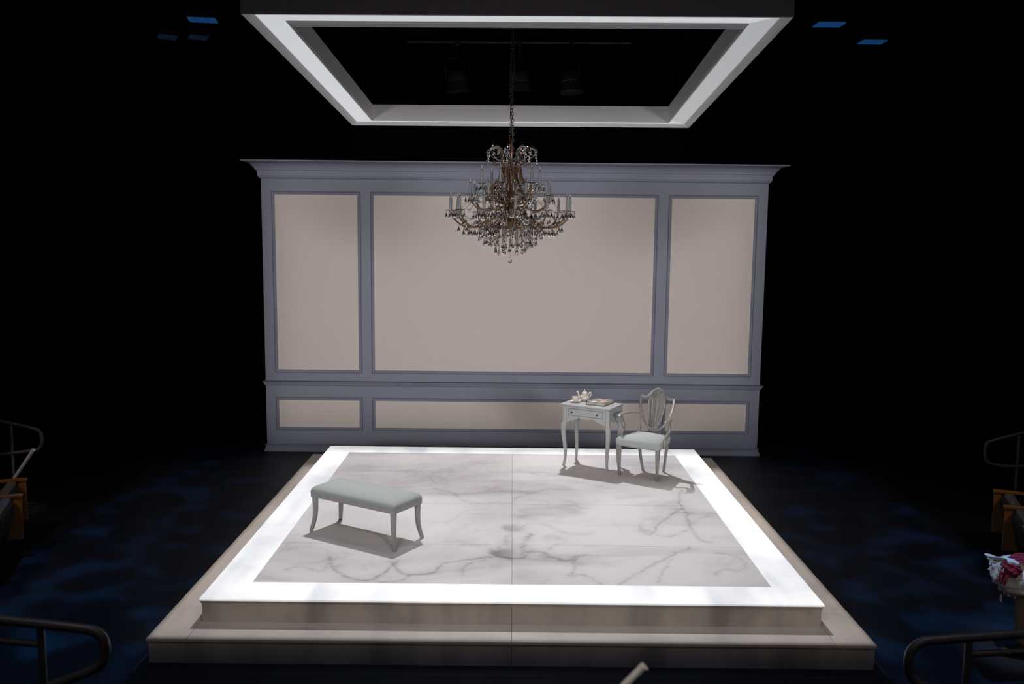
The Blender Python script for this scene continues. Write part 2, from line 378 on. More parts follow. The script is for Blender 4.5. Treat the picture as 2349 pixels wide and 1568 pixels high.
# ------------------------------------------------------------------ panelled back wall
WY = 6.115; WX = 3.573
back = empty('wall_back', (0, WY, 0)); tag(back, 'blue-grey panelled wall with six cream panels behind the platform', 'wall', kind='structure')
MB().box(-WX, WX, 0, .15, 0, 4.05).build('wall_board', M_trim, back)
def wp(x, z, h): return (x, -h, z)
PROF = [(0, -.001), (0, .012), (.006, .016), (.010, .010), (.020, .008), (.024, .016), (.032, .017), (.038, .009), (.040, .003)]
M_edge_shade = mat('painted_edge_shade', (.13, .138, .175), rough=.8)  # dark strip painted as the shade along each moulding's outer edge
rects = [(-3.425, -2.181), (-2.030, 2.022), (2.181, 3.428)]
for zi, (z0, z1) in enumerate(((1.164, 3.736), (.322, .796))):
    for x0, x1 in rects:
        fr = mitred(x0, x1, z0, z1, PROF, wp).build('panel_moulding', M_trim, back, smooth=30)
        MB().box(x0+.038, x1-.038, -.005, 0, z0+.038, z1-.038).build('wall_panel', M_cream, back)['label'] = 'cream fabric panel'
        mitred(x0-.010, x1+.010, z0-.010, z1+.010, [(0, .0005), (.010, .0005)], wp).build('edge_shade', M_edge_shade, back)
def belt(name, prof, parent=back, yb=.15, x=WX, m=M_trim):
    mb = MB(); rs = []
    for p, z in prof: rs.append([(-x-p, yb, z), (-x-p, -p, z), (x+p, -p, z), (x+p, yb, z)])
    mb.rings(rs, closed=False, caps=False)
    n = len(prof)
    mb.f.append(tuple(i*4 for i in range(n))); mb.f.append(tuple(i*4+3 for i in reversed(range(n))))
    mb.f.append(tuple((n-1)*4+j for j in range(4))); mb.f.append(tuple(reversed(range(4))))
    return mb.build(name, m, parent, smooth=35)
cove = [(.058+(.212-.058)*(1-cos(t*pi/2*.98)), 4.035+(4.142-4.035)*sin(t*pi/2*.98)) for t in [i/8 for i in range(9)]]
belt('cornice', [(.0005, 3.915), (.018, 3.925), (.030, 3.938), (.030, 3.950), (.040, 3.955), (.044, 4.030)]+cove+[(.222, 4.145), (.222, 4.160)])
belt('chair_rail', [(.0005, .968), (.010, .972), (.014, .985), (.020, .990), (.022, 1.004), (.036, 1.018), (.040, 1.034), (.0005, 1.044)])
belt('baseboard', [(.034, 0), (.033, .022), (.020, .055), (.018, .066), (.012, .070), (.012, .084), (.022, .090), (.022, .102), (.0005, .104)])

# ================================================================== PLATFORMS
TZ, LZ = .3785, .1902
lower = empty('step_platform', (0, 0, 0), 0, 'wide beige marble-painted lower step around the white platform', 'platform')
G = .0015
def board(name, m, parent, x0, x1, y0, y1, z0, z1, G=G): return MB().box(x0+G, x1-G, y0+G, y1-G, z0, z1).build(name, m, parent)
LX, LY0, LY1 = 2.700, -.285, 5.211
for x0, x1, y0, y1 in ((-LX, -2.40, LY0, LY1), (2.40, LX, LY0, LY1), (-2.40, 0, LY0, .1), (0, 2.40, LY0, .1), (-2.4, 0, 4.8, LY1), (0, 2.4, 4.8, LY1)):
    board('tread_board', M_step, lower, x0, x1, y0, y1, LZ-.018, LZ)
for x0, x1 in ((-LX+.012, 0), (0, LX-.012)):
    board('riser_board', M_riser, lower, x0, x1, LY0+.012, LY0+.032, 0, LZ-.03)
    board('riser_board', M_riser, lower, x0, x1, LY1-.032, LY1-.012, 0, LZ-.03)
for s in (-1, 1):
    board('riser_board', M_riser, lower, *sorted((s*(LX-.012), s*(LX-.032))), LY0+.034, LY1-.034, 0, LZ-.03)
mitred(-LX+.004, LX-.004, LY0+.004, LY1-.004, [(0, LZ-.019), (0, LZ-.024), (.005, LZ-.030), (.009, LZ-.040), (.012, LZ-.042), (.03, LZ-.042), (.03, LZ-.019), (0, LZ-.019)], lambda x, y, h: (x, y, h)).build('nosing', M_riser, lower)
upper = empty('marble_platform', (0, 0, 0), 0, 'square white marble-painted platform with glowing backlit border', 'platform')
UX, UY1 = 2.400, 4.908; IX, IY0, IY1 = 2.090, .341, 4.585
for x0, x1, y0, y1 in ((-UX, -IX, 0, UY1), (IX, UX, 0, UY1), (-IX, 0, 0, IY0), (0, IX, 0, IY0), (-IX, 0, IY1, UY1), (0, IX, IY1, UY1)):
    board('border_board', M_border, upper, x0, x1, y0, y1, TZ-.014, TZ, .0005)['label'] = 'glowing backlit border panel'
def rim(name, x, y0, y1, z, m, par):
    return mitred(-x, x, y0, y1, [(0, z-.015), (0, z-.022), (.006, z-.026), (.006, z-.032), (.012, z-.040), (.012, z-.046), (.03, z-.046), (.03, z-.0145), (0, z-.0145)], lambda a, b, h: (a, b, h)).build(name, m, par)
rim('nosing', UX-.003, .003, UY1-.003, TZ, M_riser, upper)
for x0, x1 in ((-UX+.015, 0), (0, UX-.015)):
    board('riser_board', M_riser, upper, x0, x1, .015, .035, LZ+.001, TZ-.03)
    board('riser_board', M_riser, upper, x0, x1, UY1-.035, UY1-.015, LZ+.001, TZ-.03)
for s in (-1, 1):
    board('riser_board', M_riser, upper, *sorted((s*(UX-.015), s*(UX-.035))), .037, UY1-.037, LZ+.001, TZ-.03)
# traced veins, pixel positions in a crop of the photograph turned into stage metres once
CR = (r_, u_, f_, Vector((-.0211, -6.4644, 3.18)))
def stage_pt(u, v, z=TZ):
    d = f_+r_*((u-1174.5)/2021.36)-u_*((v-784)/2021.36); t = (z-3.18)/d.z
    return (-.0211+d.x*t, -6.4644+d.y*t)
VEINS = [
 (.020, .8, [(370,450),(385,500),(440,530),(510,550),(560,545),(600,520),(640,490),(665,465)]),
 (.018, .8, [(640,470),(665,500),(690,520),(750,525),(820,515),(860,480),(930,465),(1010,455),(1070,448),(1130,452),(1200,455),(1230,440)]),
 (.016, .5, [(370,450),(360,490),(330,510),(250,490),(180,500)]),
 (.018, .6, [(510,550),(620,555),(690,548),(720,525)]),
 (.030, .8, [(1210,440),(1215,400),(1225,375),(1245,350)]), (.028, .75, [(1230,430),(1290,425),(1340,450),(1400,465),(1440,450),(1475,440)]),
 (.024, .6, [(1440,455),(1430,500),(1420,530),(1470,525),(1520,545),(1550,565)]), (.02, .5, [(1310,430),(1340,400),(1390,380),(1330,350)]),
 (.016, .7, [(1905,155),(1890,200),(1905,235),(1925,270),(1935,310),(1960,350),(2000,380),(2030,385)]),
 (.016, .65, [(1905,235),(1850,270),(1800,310),(1770,350),(1740,345),(1715,310)]), (.014, .6, [(1935,330),(1890,345),(1840,360),(1790,350)]),
 (.018, .6, [(1940,405),(1880,430),(1800,470),(1740,500),(1680,540),(1630,570)]), (.014, .5, [(1860,455),(1840,480),(1810,530),(1800,560)]),
 (.016, .5, [(2050,430),(2130,445),(2180,480),(2150,510),(2090,500),(2040,525)]),
 (.02, .5, [(820,150),(900,170),(950,200),(1000,215),(1080,210),(1160,215),(1185,190),(1250,170),(1330,150)]),
 (.014, .6, [(940,530),(960,490),(1000,470),(1050,460)]), (.016, .4, [(1170,80),(1230,78),(1290,95),(1380,90)]), (.02, .35, [(830,300),(900,290),(960,250),(1040,240)]),
 (.02, .35, [(630,65),(700,75),(780,60)]), (.018, .35, [(1000,340),(1060,330),(1160,340),(1260,300),(1420,350),(1520,345)]), (.016, .35, [(1640,222),(1750,226),(1900,228)]),
]
BLOBS = [(1235,420,.10,.5),(1350,365,.13,.4),(1450,480,.10,.4),(1745,335,.09,.5),(930,75,.42,.42),(1040,45,.25,.4),(1070,150,.14,.4),(1205,272,.16,.42),(870,130,.2,.3),(700,100,.4,.3),(1000,290,.3,.2),(920,390,.2,.2),(560,50,.4,.25),(1130,330,.25,.2),(385,490,.09,.4),(2100,470,.18,.25)]
def crop2stage(p): return stage_pt(560+p[0]/1.894, 1040+p[1]/1.894)
VSEG = []
for wd, st, pl in VEINS:
    q = np.array(crom([crop2stage(p) for p in pl], 5)); q = q+RNG.normal(0, .007, q.shape); VSEG.append((wd, st, q))
BST = [(np.array(crop2stage(b[:2])), b[2], b[3]) for b in BLOBS]
def vein_at(X, Y):
    out = np.zeros_like(X); P = np.stack([X, Y], 1)
    for wd, st, q in VSEG:
        a = q[:-1]; b = q[1:]; d = b-a; L = (d**2).sum(1)+1e-9
        t = np.clip(((P[:, None, :]-a[None])*d[None]).sum(2)/L[None], 0, 1)
        dist = np.sqrt((((a[None]+t[..., None]*d[None])-P[:, None, :])**2).sum(2)).min(1)
        out = np.maximum(out, st*(.75*np.exp(-(dist/(wd*.75))**2)+.25*np.exp(-(dist/(wd*3.5))**2)))
    for c, r, s in BST:
        d2 = ((X-c[0])/r)**2+((Y-c[1])/(r*.8))**2; out = np.maximum(out, s*np.exp(-d2))
    return out
YS = [IY0, 1.250, 2.466, 3.685, IY1]
for x0, x1 in ((-IX, 0), (0, IX)):
    for y0, y1 in zip(YS[:-1], YS[1:]):
        nx, ny = 130, 70
        gx = np.linspace(x0+G, x1-G, nx); gy = np.linspace(y0+G, y1-G, ny)
        X, Y = np.meshgrid(gx, gy); X = X.ravel(); Y = Y.ravel()
        vs_ = [(a, b, TZ-.0006) for a, b in zip(X, Y)]
        fs_ = [(j*nx+i, j*nx+i+1, (j+1)*nx+i+1, (j+1)*nx+i) for j in range(ny-1) for i in range(nx-1)]
        mb = MB().add(vs_, fs_); k = len(mb.v)
        mb.v += [(x0+G, y0+G, TZ-.014), (x1-G, y0+G, TZ-.014), (x1-G, y1-G, TZ-.014), (x0+G, y1-G, TZ-.014)]
        e = [0, nx-1, nx*ny-1, nx*(ny-1)]
        mb.f += [(k, k+1)+tuple(range(nx-1, -1, -1)), (k+1, k+2)+tuple(nx*j+nx-1 for j in range(ny-1, -1, -1)), (k+2, k+3)+tuple(nx*(ny-1)+i for i in range(nx)), (k+3, k)+tuple(nx*j for j in range(ny)), (k+3, k+2, k+1, k)]
        o = mb.build('floor_panel', M_marble, upper)
        at = o.data.attributes.new('vein', 'FLOAT', 'POINT'); at.data.foreach_set('value', np.concatenate([vein_at(X, Y), np.zeros(4)]).astype(np.float32))
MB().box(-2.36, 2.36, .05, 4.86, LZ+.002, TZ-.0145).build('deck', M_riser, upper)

# ================================================================== CEILING FRAME
fr_, fu_, ff_ = axes(.016, -.0738, .0004)
cf = empty('ceiling_frame', label='white moulded ceiling frame hanging open over the platform', cat='ceiling frame')
cf.matrix_world = Matrix(((fr_.x, ff_.x, fu_.x, .02), (fr_.y, ff_.y, fu_.y, 2.46), (fr_.z, ff_.z, fu_.z, 4.638), (0, 0, 0, 1)))
FX, FY = 2.060, 2.112; FH = .190
FPROF = [(0, .010), (.002, .0), (.012, 0), (.016, .006), (.026, .007), (.034, .016), (.046, .018), (.052, .027), (.064, .029), (.068, .040), (.258, .040), (.262, .031), (.268, .029), (.272, .020), (.280, .018), (.284, .008), (.290, .006), (.293, 0), (.300, 0), (.300, .012), (.302, .014), (.302, FH), (0, FH), (0, .010)]
def bar_profile(side):
    """one mitred beam of the frame; side 0 front,1 right,2 back,3 left"""
    c4 = [(-1, -1), (1, -1), (1, 1), (-1, 1)]; a, b = c4[side], c4[(side+1) % 4]
    rs = []
    for t, h in FPROF[:-1]:
        rs.append([(a[0]*(FX-t), a[1]*(FY-t), h), (b[0]*(FX-t), b[1]*(FY-t), h)])
    mb = MB(); n = len(rs)
    for rr in rs: mb.v += rr
    for i in range(n):
        j = (i+1) % n; mb.f.append((2*i, 2*i+1, 2*j+1, 2*j))
    mb.f.append(tuple(2*i for i in reversed(range(n)))); mb.f.append(tuple(2*i+1 for i in range(n)))
    return mb
for sd in range(4): bar_profile(sd).build('frame_beam', M_frame, cf)
M_fascia = mat('fascia_shade_grey', (.30, .28, .29), rough=.7)  # added boards, darkened in colour for the shaded outer face of the beams
for x0, x1, y0, y1 in ((-FX-.004, FX+.004, -FY-.004, -FY), (-FX-.004, FX+.004, FY, FY+.004), (-FX-.004, -FX, -FY, FY), (FX, FX+.004, -FY, FY)):
    MB().box(x0, x1, y0, y1, .003, FH).build('fascia_shade', M_fascia, cf)['label'] = 'added board greyed for the unlit outer face'

# emissive strips added in each recess for the light on the beam undersides
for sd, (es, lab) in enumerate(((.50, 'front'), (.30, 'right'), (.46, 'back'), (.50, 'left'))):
    m = mat('beam_glow_'+lab, (.70, .70, .72), rough=.5, var=.01, emit=(.93, .975, 1), es=es)
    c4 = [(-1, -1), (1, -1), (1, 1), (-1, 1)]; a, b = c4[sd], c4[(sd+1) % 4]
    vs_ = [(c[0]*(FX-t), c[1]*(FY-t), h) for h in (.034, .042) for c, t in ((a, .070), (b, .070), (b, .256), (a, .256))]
    o = MB().add(vs_, [(0, 1, 2, 3), (7, 6, 5, 4), (0, 4, 5, 1), (1, 5, 6, 2), (2, 6, 7, 3), (3, 7, 4, 0)]).build('glow_strip', m, cf); o['label'] = 'glowing white strip added for the lit underside'
for sx in (-1, 1):
    for sy in (-1, 1):
        MB().tube([(sx*1.9, sy*1.95, FH), (sx*1.9, sy*1.95, 4.7)], .004, 5).build('hanging_cable', M_metal, cf)

# ================================================================== BENCH
def rrect(w, d, r, z, n=5, dy=0):
    pts = []; r = min(r, w*.9, d*.9)
    for cx, cy, a0 in ((w-r, d-r, 0), (-w+r, d-r, 90), (-w+r, -d+r, 180), (w-r, -d+r, 270)):
        for k in range(n+1):
            a = rad(a0+90*k/n); pts.append((cx+r*cos(a), cy+r*sin(a)+dy, z))
    return pts
bench = empty('upholstered_bench', (-1.364, 1.494, TZ), rad(-31.26), 'pale grey bench with sage upholstered top standing alone on the marble', 'bench')
BW, BD = .500, .204
mb = MB(); rs = []
for ins, z in ((.004, .376), (-.002, .383), (-.004, .394), (-.001, .406), (.008, .418), (.022, .429), (.045, .440), (.075, .449), (.11, .455), (.15, .459), (.185, .461), (.2, .462)):
    rs.append(rrect(BW-ins, BD-min(ins, BD-.004), max(.02-ins*.03, .003), z))
mb.rings(rs).build('cushion', M_fabric, bench, smooth=60)['label'] = 'sage grey fabric cushion'
mb = MB()
pz = [(-.004, .3745), (-.004, .3795)]
mitred(-BW, BW, -BD, BD, [(-.003, .376), (-.003, .381), (.004, .381)], lambda x, y, h: (x, y, h)).build('piping', M_fabric, bench)
for s in (-1, 1):
    MB().box(-BW, BW, *sorted((s*BD, s*(BD-.024))), .332, .377).build('apron_rail', M_paint, bench, bevel=.003)
    MB().box(*sorted((s*BW, s*(BW-.024))), -BD+.025, BD-.025, .332, .377).build('apron_rail', M_paint, bench, bevel=.003)
for sx in (-1, 1):
    for sy in (-1, 1):
        path = crom([(sx*.470, sy*.176, .340), (sx*.468, sy*.175, .25), (sx*.470, sy*.176, .17), (sx*.480, sy*.185, .09), (sx*.502, sy*.203, 0)], 4)
        k = len(path)
        MB().tube(path, [.024-.009*i/(k-1) for i in range(k)], sect=RSQ, up=(1, 0, 0)).clamp().build('leg', M_paint, bench, smooth=40)

# ================================================================== WRITING DESK
desk = empty('small_writing_desk', (.973, 4.044, TZ), rad(-29.84), 'small grey one-drawer desk with cabriole legs and tea things', 'table')
mb = MB(); rs = []
for ins, z in ((.022, .736), (.014, .742), (.010, .747), (.003, .749), (0, .754), (0, .760), (.003, .765), (.010, .7665)):
    rs.append([(x-.024, y+.012, z) for x, y, z in rrect(.330-ins, .212-ins, .030, z, 4)])
mb.rings(rs).build('desk_top', M_paint, desk, smooth=40)
DX, DY = .288, .172; CX, CY = -.012, .006
def apron(a, thick, flip, half, name='apron'):
    """scalloped apron panel in the x-z plane, then placed"""
    low = [(-1, .545), (-.92, .545), (-.86, .556), (-.78, .566), (-.66, .568), (-.64, .578), (-.52, .586), (-.42, .594), (-.40, .606), (-.32, .614), (-.24, .604), (-.1, .598), (0, .596), (.1, .598), (.24, .604), (.32, .614), (.40, .606), (.42, .594), (.52, .586), (.64, .578), (.66, .568), (.78, .566), (.86, .556), (.92, .545), (1, .545)]
    if half < .2: low = [(-1, .552), (-.85, .556), (-.7, .585), (-.5, .600), (-.42, .585), (-.2, .565), (0, .560), (.2, .565), (.42, .585), (.5, .600), (.7, .585), (.85, .556), (1, .552)]
    pts = [(x*half, z) for x, z in low]; n = len(pts)
    mb = MB(); vs_ = [(x, 0, z) for x, z in pts]+[(x, 0, .738) for x, z in pts]+[(x, thick, z) for x, z in pts]+[(x, thick, .738) for x, z in pts]
    fs = []
    for i in range(n-1):
        fs += [(i, i+1, n+i+1, n+i), (2*n+i+1, 2*n+i, 3*n+i, 3*n+i+1), (i+1, i, 2*n+i, 2*n+i+1), (n+i, n+i+1, 3*n+i+1, 3*n+i)]
    fs += [(0, n, 3*n, 2*n), (n-1, 2*n+n-1, 4*n-1, 2*n-1)]
    return mb.add(vs_, fs)
o = apron(0, .018, 1, .262).build('apron', M_paint, desk, loc=(CX, CY-DY-.004, 0))
o = apron(0, .018, 1, .262).build('apron', M_paint, desk, loc=(CX, CY+DY-.010, 0))
o = apron(0, .018, 1, .150).build('apron', M_paint, desk, loc=(CX+DX+.002, CY, 0), rz=pi/2)
o = apron(0, .018, 1, .150).build('apron', M_paint, desk, loc=(CX-DX+.016, CY, 0), rz=pi/2)
yf = CY-DY-.004
dr = MB().box(-.246, .204, yf-.005, yf+.004, .634, .714).build('drawer', M_paint, desk, bevel=.003)
M_gap = mat('dark_joint', (.05, .05, .05), rough=.8)
mitred(-.250, .208, .630, .718, [(0, .0012), (.005, .0012)], lambda x, z, h: (x, yf-h, z)).build('drawer_gap', M_gap, desk)
for x in (-.197, .139):
    kb = MB().lathe([(.001, 0), (.008, .001), (.008, .003), (.004, .005), (.004, .010), (.009, .014), (.010, .018), (.007, .022), (.001, .023)], 12)
    kb.xf(Matrix.Translation((x, yf-.005, .673)) @ Matrix.Rotation(pi/2, 4, 'X')); kb.build('knob', M_knob, dr, smooth=50)
for sx in (-1, 1):
    for sy in (-1, 1):
        bx, by = CX+sx*.283, CY+sy*.168
        MB().box(bx-.022, bx+.022, by-.022, by+.022, .545, .738).build('corner_post', M_paint, desk, bevel=.004)
        path = crom([(bx-sx*.002, by-sy*.002, .556), (bx+sx*.010, by+sy*.010, .50), (bx+sx*.012, by+sy*.012, .43), (bx+sx*.004, by+sy*.004, .32), (bx-sx*.006, by-sy*.006, .20), (bx-sx*.006, by-sy*.006, .10), (bx+sx*.002, by+sy*.002, .03), (bx+sx*.008, by+sy*.008, 0)], 3)
        k = len(path); R = np.interp(np.linspace(0, 1, k), [0, .15, .4, .75, .93, 1], [.025, .029, .021, .0135, .0125, .015])
        MB().tube(path, [float(r) for r in R], sect=RSQ, up=(1, 0, 0)).clamp().build('leg', M_paint, desk, smooth=40)

# ================================================================== SHIELD-BACK ARMCHAIR
chair = empty('shield_back_armchair', (1.575, 3.678, TZ), math.atan2(-.549, .836), 'silver-grey shield-back armchair with pale upholstered seat beside the desk', 'chair')
def seat_ring(ins, z):
    f, b, y0, y1, r = .280-ins, .212-ins, -.262+ins, .215-ins, .03
    pts = []
    cs = [(-f, y0), (f, y0), (b, y1), (-b, y1)]
    for i, (x, y) in enumerate(cs):
        p0 = Vector(cs[i-1]); p1 = Vector((x, y)); p2 = Vector(cs[(i+1) % 4])
        a = p1+(p0-p1).normalized()*min(r, .4*(p0-p1).length); b_ = p1+(p2-p1).normalized()*min(r, .4*(p2-p1).length)
        for k in range(5):
            t = k/4; q = a*(1-t)**2+p1*2*t*(1-t)+b_*t*t; pts.append((q.x, q.y, z))
        # bowed front edge
        n_ = 4
        for k in range(1, n_):
            e = b_.lerp(p2+(p1-p2).normalized()*min(r, .4*(p2-p1).length), k/n_)
            pts.append((e.x, e.y-(.018*sin(pi*k/n_) if i == 0 else 0), z))
    return pts
rs = [seat_ring(i, z) for i, z in ((.006, .372), (.0, .378), (0, .40), (-.003, .425), (0, .440), (.010, .452), (.03, .462), (.06, .471), (.10, .478), (.15, .482), (.19, .484))]
MB().rings(rs).build('seat', M_fabric, chair, smooth=60)['label'] = 'pale sage upholstered seat'
MB().rings([seat_ring(.010, .366), seat_ring(.004, .368), seat_ring(.004, .373), seat_ring(.010, .374)]).build('seat_rail', M_silver, chair)
for s in (-1, 1):
    path = [(s*.243, -.222, .370), (s*.243, -.222, .30), (s*.241, -.217, .12), (s*.240, -.214, .062), (s*.240, -.214, .055), (s*.240, -.213, .035), (s*.240, -.212, 0)]
    MB().tube(path, [.0235, .0225, .0155, .0140, .019, .0185, .0125], sect=RSQ, up=(1, 0, 0)).clamp().build('leg', M_silver, chair, smooth=35)
    path = crom([(s*.190, .196, .52), (s*.186, .190, .42), (s*.178, .188, .32), (s*.160, .192, .16), (s*.136, .212, 0)], 4)
    k = len(path)
    MB().tube(path, [.0215-.0085*i/(k-1) for i in range(k)], sect=RSQ, up=(1, 0, 0)).clamp().build('leg', M_silver, chair, smooth=40)
def by(z): return .203+.095*(z-.48)/.5
half = [(0, .490), (.055, .505), (.105, .545), (.150, .605), (.185, .680), (.206, .760), (.212, .830), (.210, .885)]
top = [(.210, .885), (.185, .872), (.155, .870), (.120, .885), (.085, .925), (.050, .962), (0, .978)]
def P3(x, z, dy=0): return (x, by(z)+dy, z)
loop = crom([(x, z) for x, z in half], 4)
for s in (-1, 1):
    MB().tube([P3(s*x, z) for x, z in loop], [(.013, .011)]*len(loop), sect=RSQ, up=(0, 1, 0)).build('shield_frame', M_silver, chair, smooth=40)
tl = crom([(-x, z) for x, z in top], 4)[:-1]+list(reversed(crom(top, 4)))
MB().tube([P3(x, z) for x, z in tl], [(.013, .013)]*len(tl), sect=RSQ, up=(0, 1, 0)).build('crest_rail', M_silver, chair, smooth=40)
for s in (-1, 1):
    MB().tube([(s*.190, .194, .47), (s*.193, .203, .53), (s*.192, .222, .60), (s*.196, .238, .67)], [.0165, .014, .011, .009], sect=RSQ, up=(1, 0, 0)).build('back_stile', M_silver, chair, smooth=40)
# pierced splat: five petal ribs on a thin vase-shaped plate, spreading into a fan under the crest
plate = [(0, .492), (.030, .510), (.062, .58), (.088, .66), (.106, .75), (.113, .82), (.104, .875), (.080, .918), (.045, .952), (0, .964)]
pl = crom(plate, 3); n = len(pl); mb = MB()
vs_ = []; fs = []
for x, z in pl: vs_ += [P3(-x, z, .002), P3(-x*.5, z, .0), P3(0, z, -.002), P3(x*.5, z, 0), P3(x, z, .002)]
for x, z in pl: vs_ += [P3(-x, z, .010), P3(x, z, .010)]
for i in range(n-1):
    for j in range(4): fs.append((i*5+j, i*5+j+1, (i+1)*5+j+1, (i+1)*5+j))
    a = 5*n+2*i; fs += [(a+1, a, a+2, a+3), (i*5, (i+1)*5, a+2, a), ((i+1)*5+4, i*5+4, a+1, a+3)]
mb.add(vs_, fs).build('splat', M_silver, chair, smooth=45)
for k, q in enumerate((-1, -.55, 0, .55, 1)):
    pts = [P3(q*x*.96, z, -.006) for x, z in crom([(0.008, .50), (.062, .58), (.090, .67), (.108, .77), (.110, .84), (.090, .90), (.060, .94)], 4)]
    MB().tube(pts, [(.0065, .006)]*len(pts), sect=RSQ, up=(0, 1, 0)).build('splat_rib', M_silver, chair, smooth=40)
for q in (-.8, -.4, 0, .4, .8):
    pts = [P3(q*.02, .845, -.008), P3(q*.045, .885, -.009), P3(q*.075, .925-.02*abs(q), -.008), P3(q*.09, .955-.03*abs(q), -.005)]
    MB().tube(crom(pts, 3), .006, sect=RSQ, up=(0, 1, 0)).build('fan_flute', M_silver, chair, smooth=40)
for s in (-1, 1):
    pts = crom([(s*.200, .232, .672), (s*.228, .16, .688), (s*.268, .07, .700), (s*.302, -.02, .700), (s*.312, -.085, .694), (s*.296, -.125, .688), (s*.276, -.130, .686)], 5)
    k = len(pts); R = [(float(np.interp(i/(k-1), [0, .25, .6, .8, 1], [.011, .016, .022, .022, .012])), .0095) for i in range(k)]
    MB().tube(pts, R, sect=RSQ, up=(0, 0, 1)).build('arm', M_silver, chair, smooth=45)
    pts = crom([(s*.296, -.085, .688), (s*.300, -.050, .64), (s*.298, -.022, .59), (s*.287, -.032, .54), (s*.276, -.078, .495), (s*.272, -.112, .455), (s*.272, -.118, .400), (s*.270, -.118, .375)], 4)
    MB().tube(pts, [(.013, .015)]*len(pts), sect=RSQ, up=(1, 0, 0)).build('arm_post', M_silver, chair, smooth=45)

# ================================================================== TEA THINGS AND BOOK on the desk
DR = Matrix.Translation((.973, 4.044, TZ)) @ Matrix.Rotation(rad(-29.84), 4, 'Z')
def on_desk(x, y, z=.7668): return DR @ Vector((x, y, z))
tp = empty('teapot', on_desk(-.175, .125), rad(4), 'cream porcelain teapot with gilt trim at the back of the desk', 'teapot')
body = [(.001, 0), (.034, 0), (.036, .004), (.030, .008), (.036, .014), (.050, .028), (.0565, .045), (.054, .060), (.044, .073), (.036, .080), (.035, .086), (.038, .090), (.030, .091), (.001, .090)]
MB().lathe(body, 40, flute=.022, fn=10).build('pot_body', M_porc, tp, smooth=60)
lid = MB().lathe([(.038, .090), (.0385, .093), (.034, .100), (.024, .112), (.014, .120), (.008, .123), (.005, .127), (.008, .132), (.006, .138), (.0025, .146), (.001, .150)], 32, flute=.015, fn=10).build('lid', M_porc, tp, smooth=60)
MB().lathe([(.0386, .0925), (.0395, .0935), (.0386, .0945)], 32, caps=False).build('gilt_rim', M_gold, lid, smooth=60)
sp_ = crom([(-.046, 0, .034), (-.064, 0, .046), (-.072, 0, .070), (-.076, 0, .096), (-.084, 0, .116), (-.094, 0, .117), (-.100, 0, .108)], 4)
k = len(sp_)
MB().tube(sp_, [.014-.0085*i/(k-1) for i in range(k)], 10, up=(0, 1, 0)).build('spout', M_porc, tp, smooth=60)
hd = crom([(.044, 0, .034), (.060, 0, .040), (.072, 0, .060), (.084, 0, .080), (.082, 0, .100), (.068, 0, .108), (.056, 0, .098), (.046, 0, .074)], 4)
MB().tube(hd, .0055, 8, up=(0, 1, 0)).build('pot_handle', M_porc, tp, smooth=60)
scp = on_desk(-.235, -.012)
sau = empty('saucer', scp, 0, 'cream porcelain saucer under the teacup', 'saucer')
MB().lathe([(.001, .001), (.030, 0), (.032, .003), (.050, .009), (.068, .016), (.069, .018), (.050, .013), (.030, .0075), (.001, .007)], 36, flute=.01, fn=12).build('saucer_dish', M_porc, sau, smooth=60)
MB().lathe([(.068, .0165), (.0695, .0172), (.0685, .0184)], 36, flute=.01, fn=12, caps=False).build('gilt_rim', M_gold, sau, smooth=60)
cup = empty('teacup', scp+Vector((0, 0, .0090)), 0, 'fluted cream porcelain teacup on its saucer beside the teapot', 'cup')
MB().lathe([(.001, 0), (.021, 0), (.022, .004), (.018, .008), (.026, .014), (.034, .028), (.038, .046), (.045, .060), (.0435, .0605), (.036, .046), (.031, .028), (.022, .014), (.001, .011)], 40, flute=.03, fn=12).build('cup_bowl', M_porc, cup, smooth=60)
MB().lathe([(.0436, .0595), (.0458, .0602), (.0436, .0610)], 40, flute=.03, fn=12, caps=False).build('gilt_rim', M_gold, cup, smooth=60)
MB().tube(crom([(.033, 0, .046), (.050, 0, .054), (.060, 0, .042), (.050, 0, .024), (.030, 0, .020)], 4), .0035, 7, up=(0, 1, 0)).build('cup_handle', M_porc, cup, smooth=60)
bk = empty('hardback_book', on_desk(.062, .065), rad(-29.84+1), 'thick hardback book with grey and peach photographic cover on the desk', 'book')
BKW, BKD = .120, .148
MB().box(-BKW, BKW, -BKD, BKD, 0, .003).build('back_board', M_bookedge, bk)
MB().box(-BKW+.004, BKW-.005, -BKD+.005, BKD-.005, .0035, .0295).build('page_block', M_pages, bk)
o = MB().box(-BKW, BKW, -BKD, BKD, .030, .033).build('front_board', M_cover, bk)
uv = o.data.uv_layers.new(name='UVMap')
for l in o.data.loops:
    v = o.data.vertices[l.vertex_index].co; uv.data[l.index].uv = (v.x/BKW/2+.5, v.y/BKD/2+.5)
MB().tube([(-BKW, -BKD, .0165), (-BKW, BKD, .0165)], [(.0165, .003)]*2, sect=RSQ, up=(1, 0, 0)).build('spine', M_bookedge, bk)

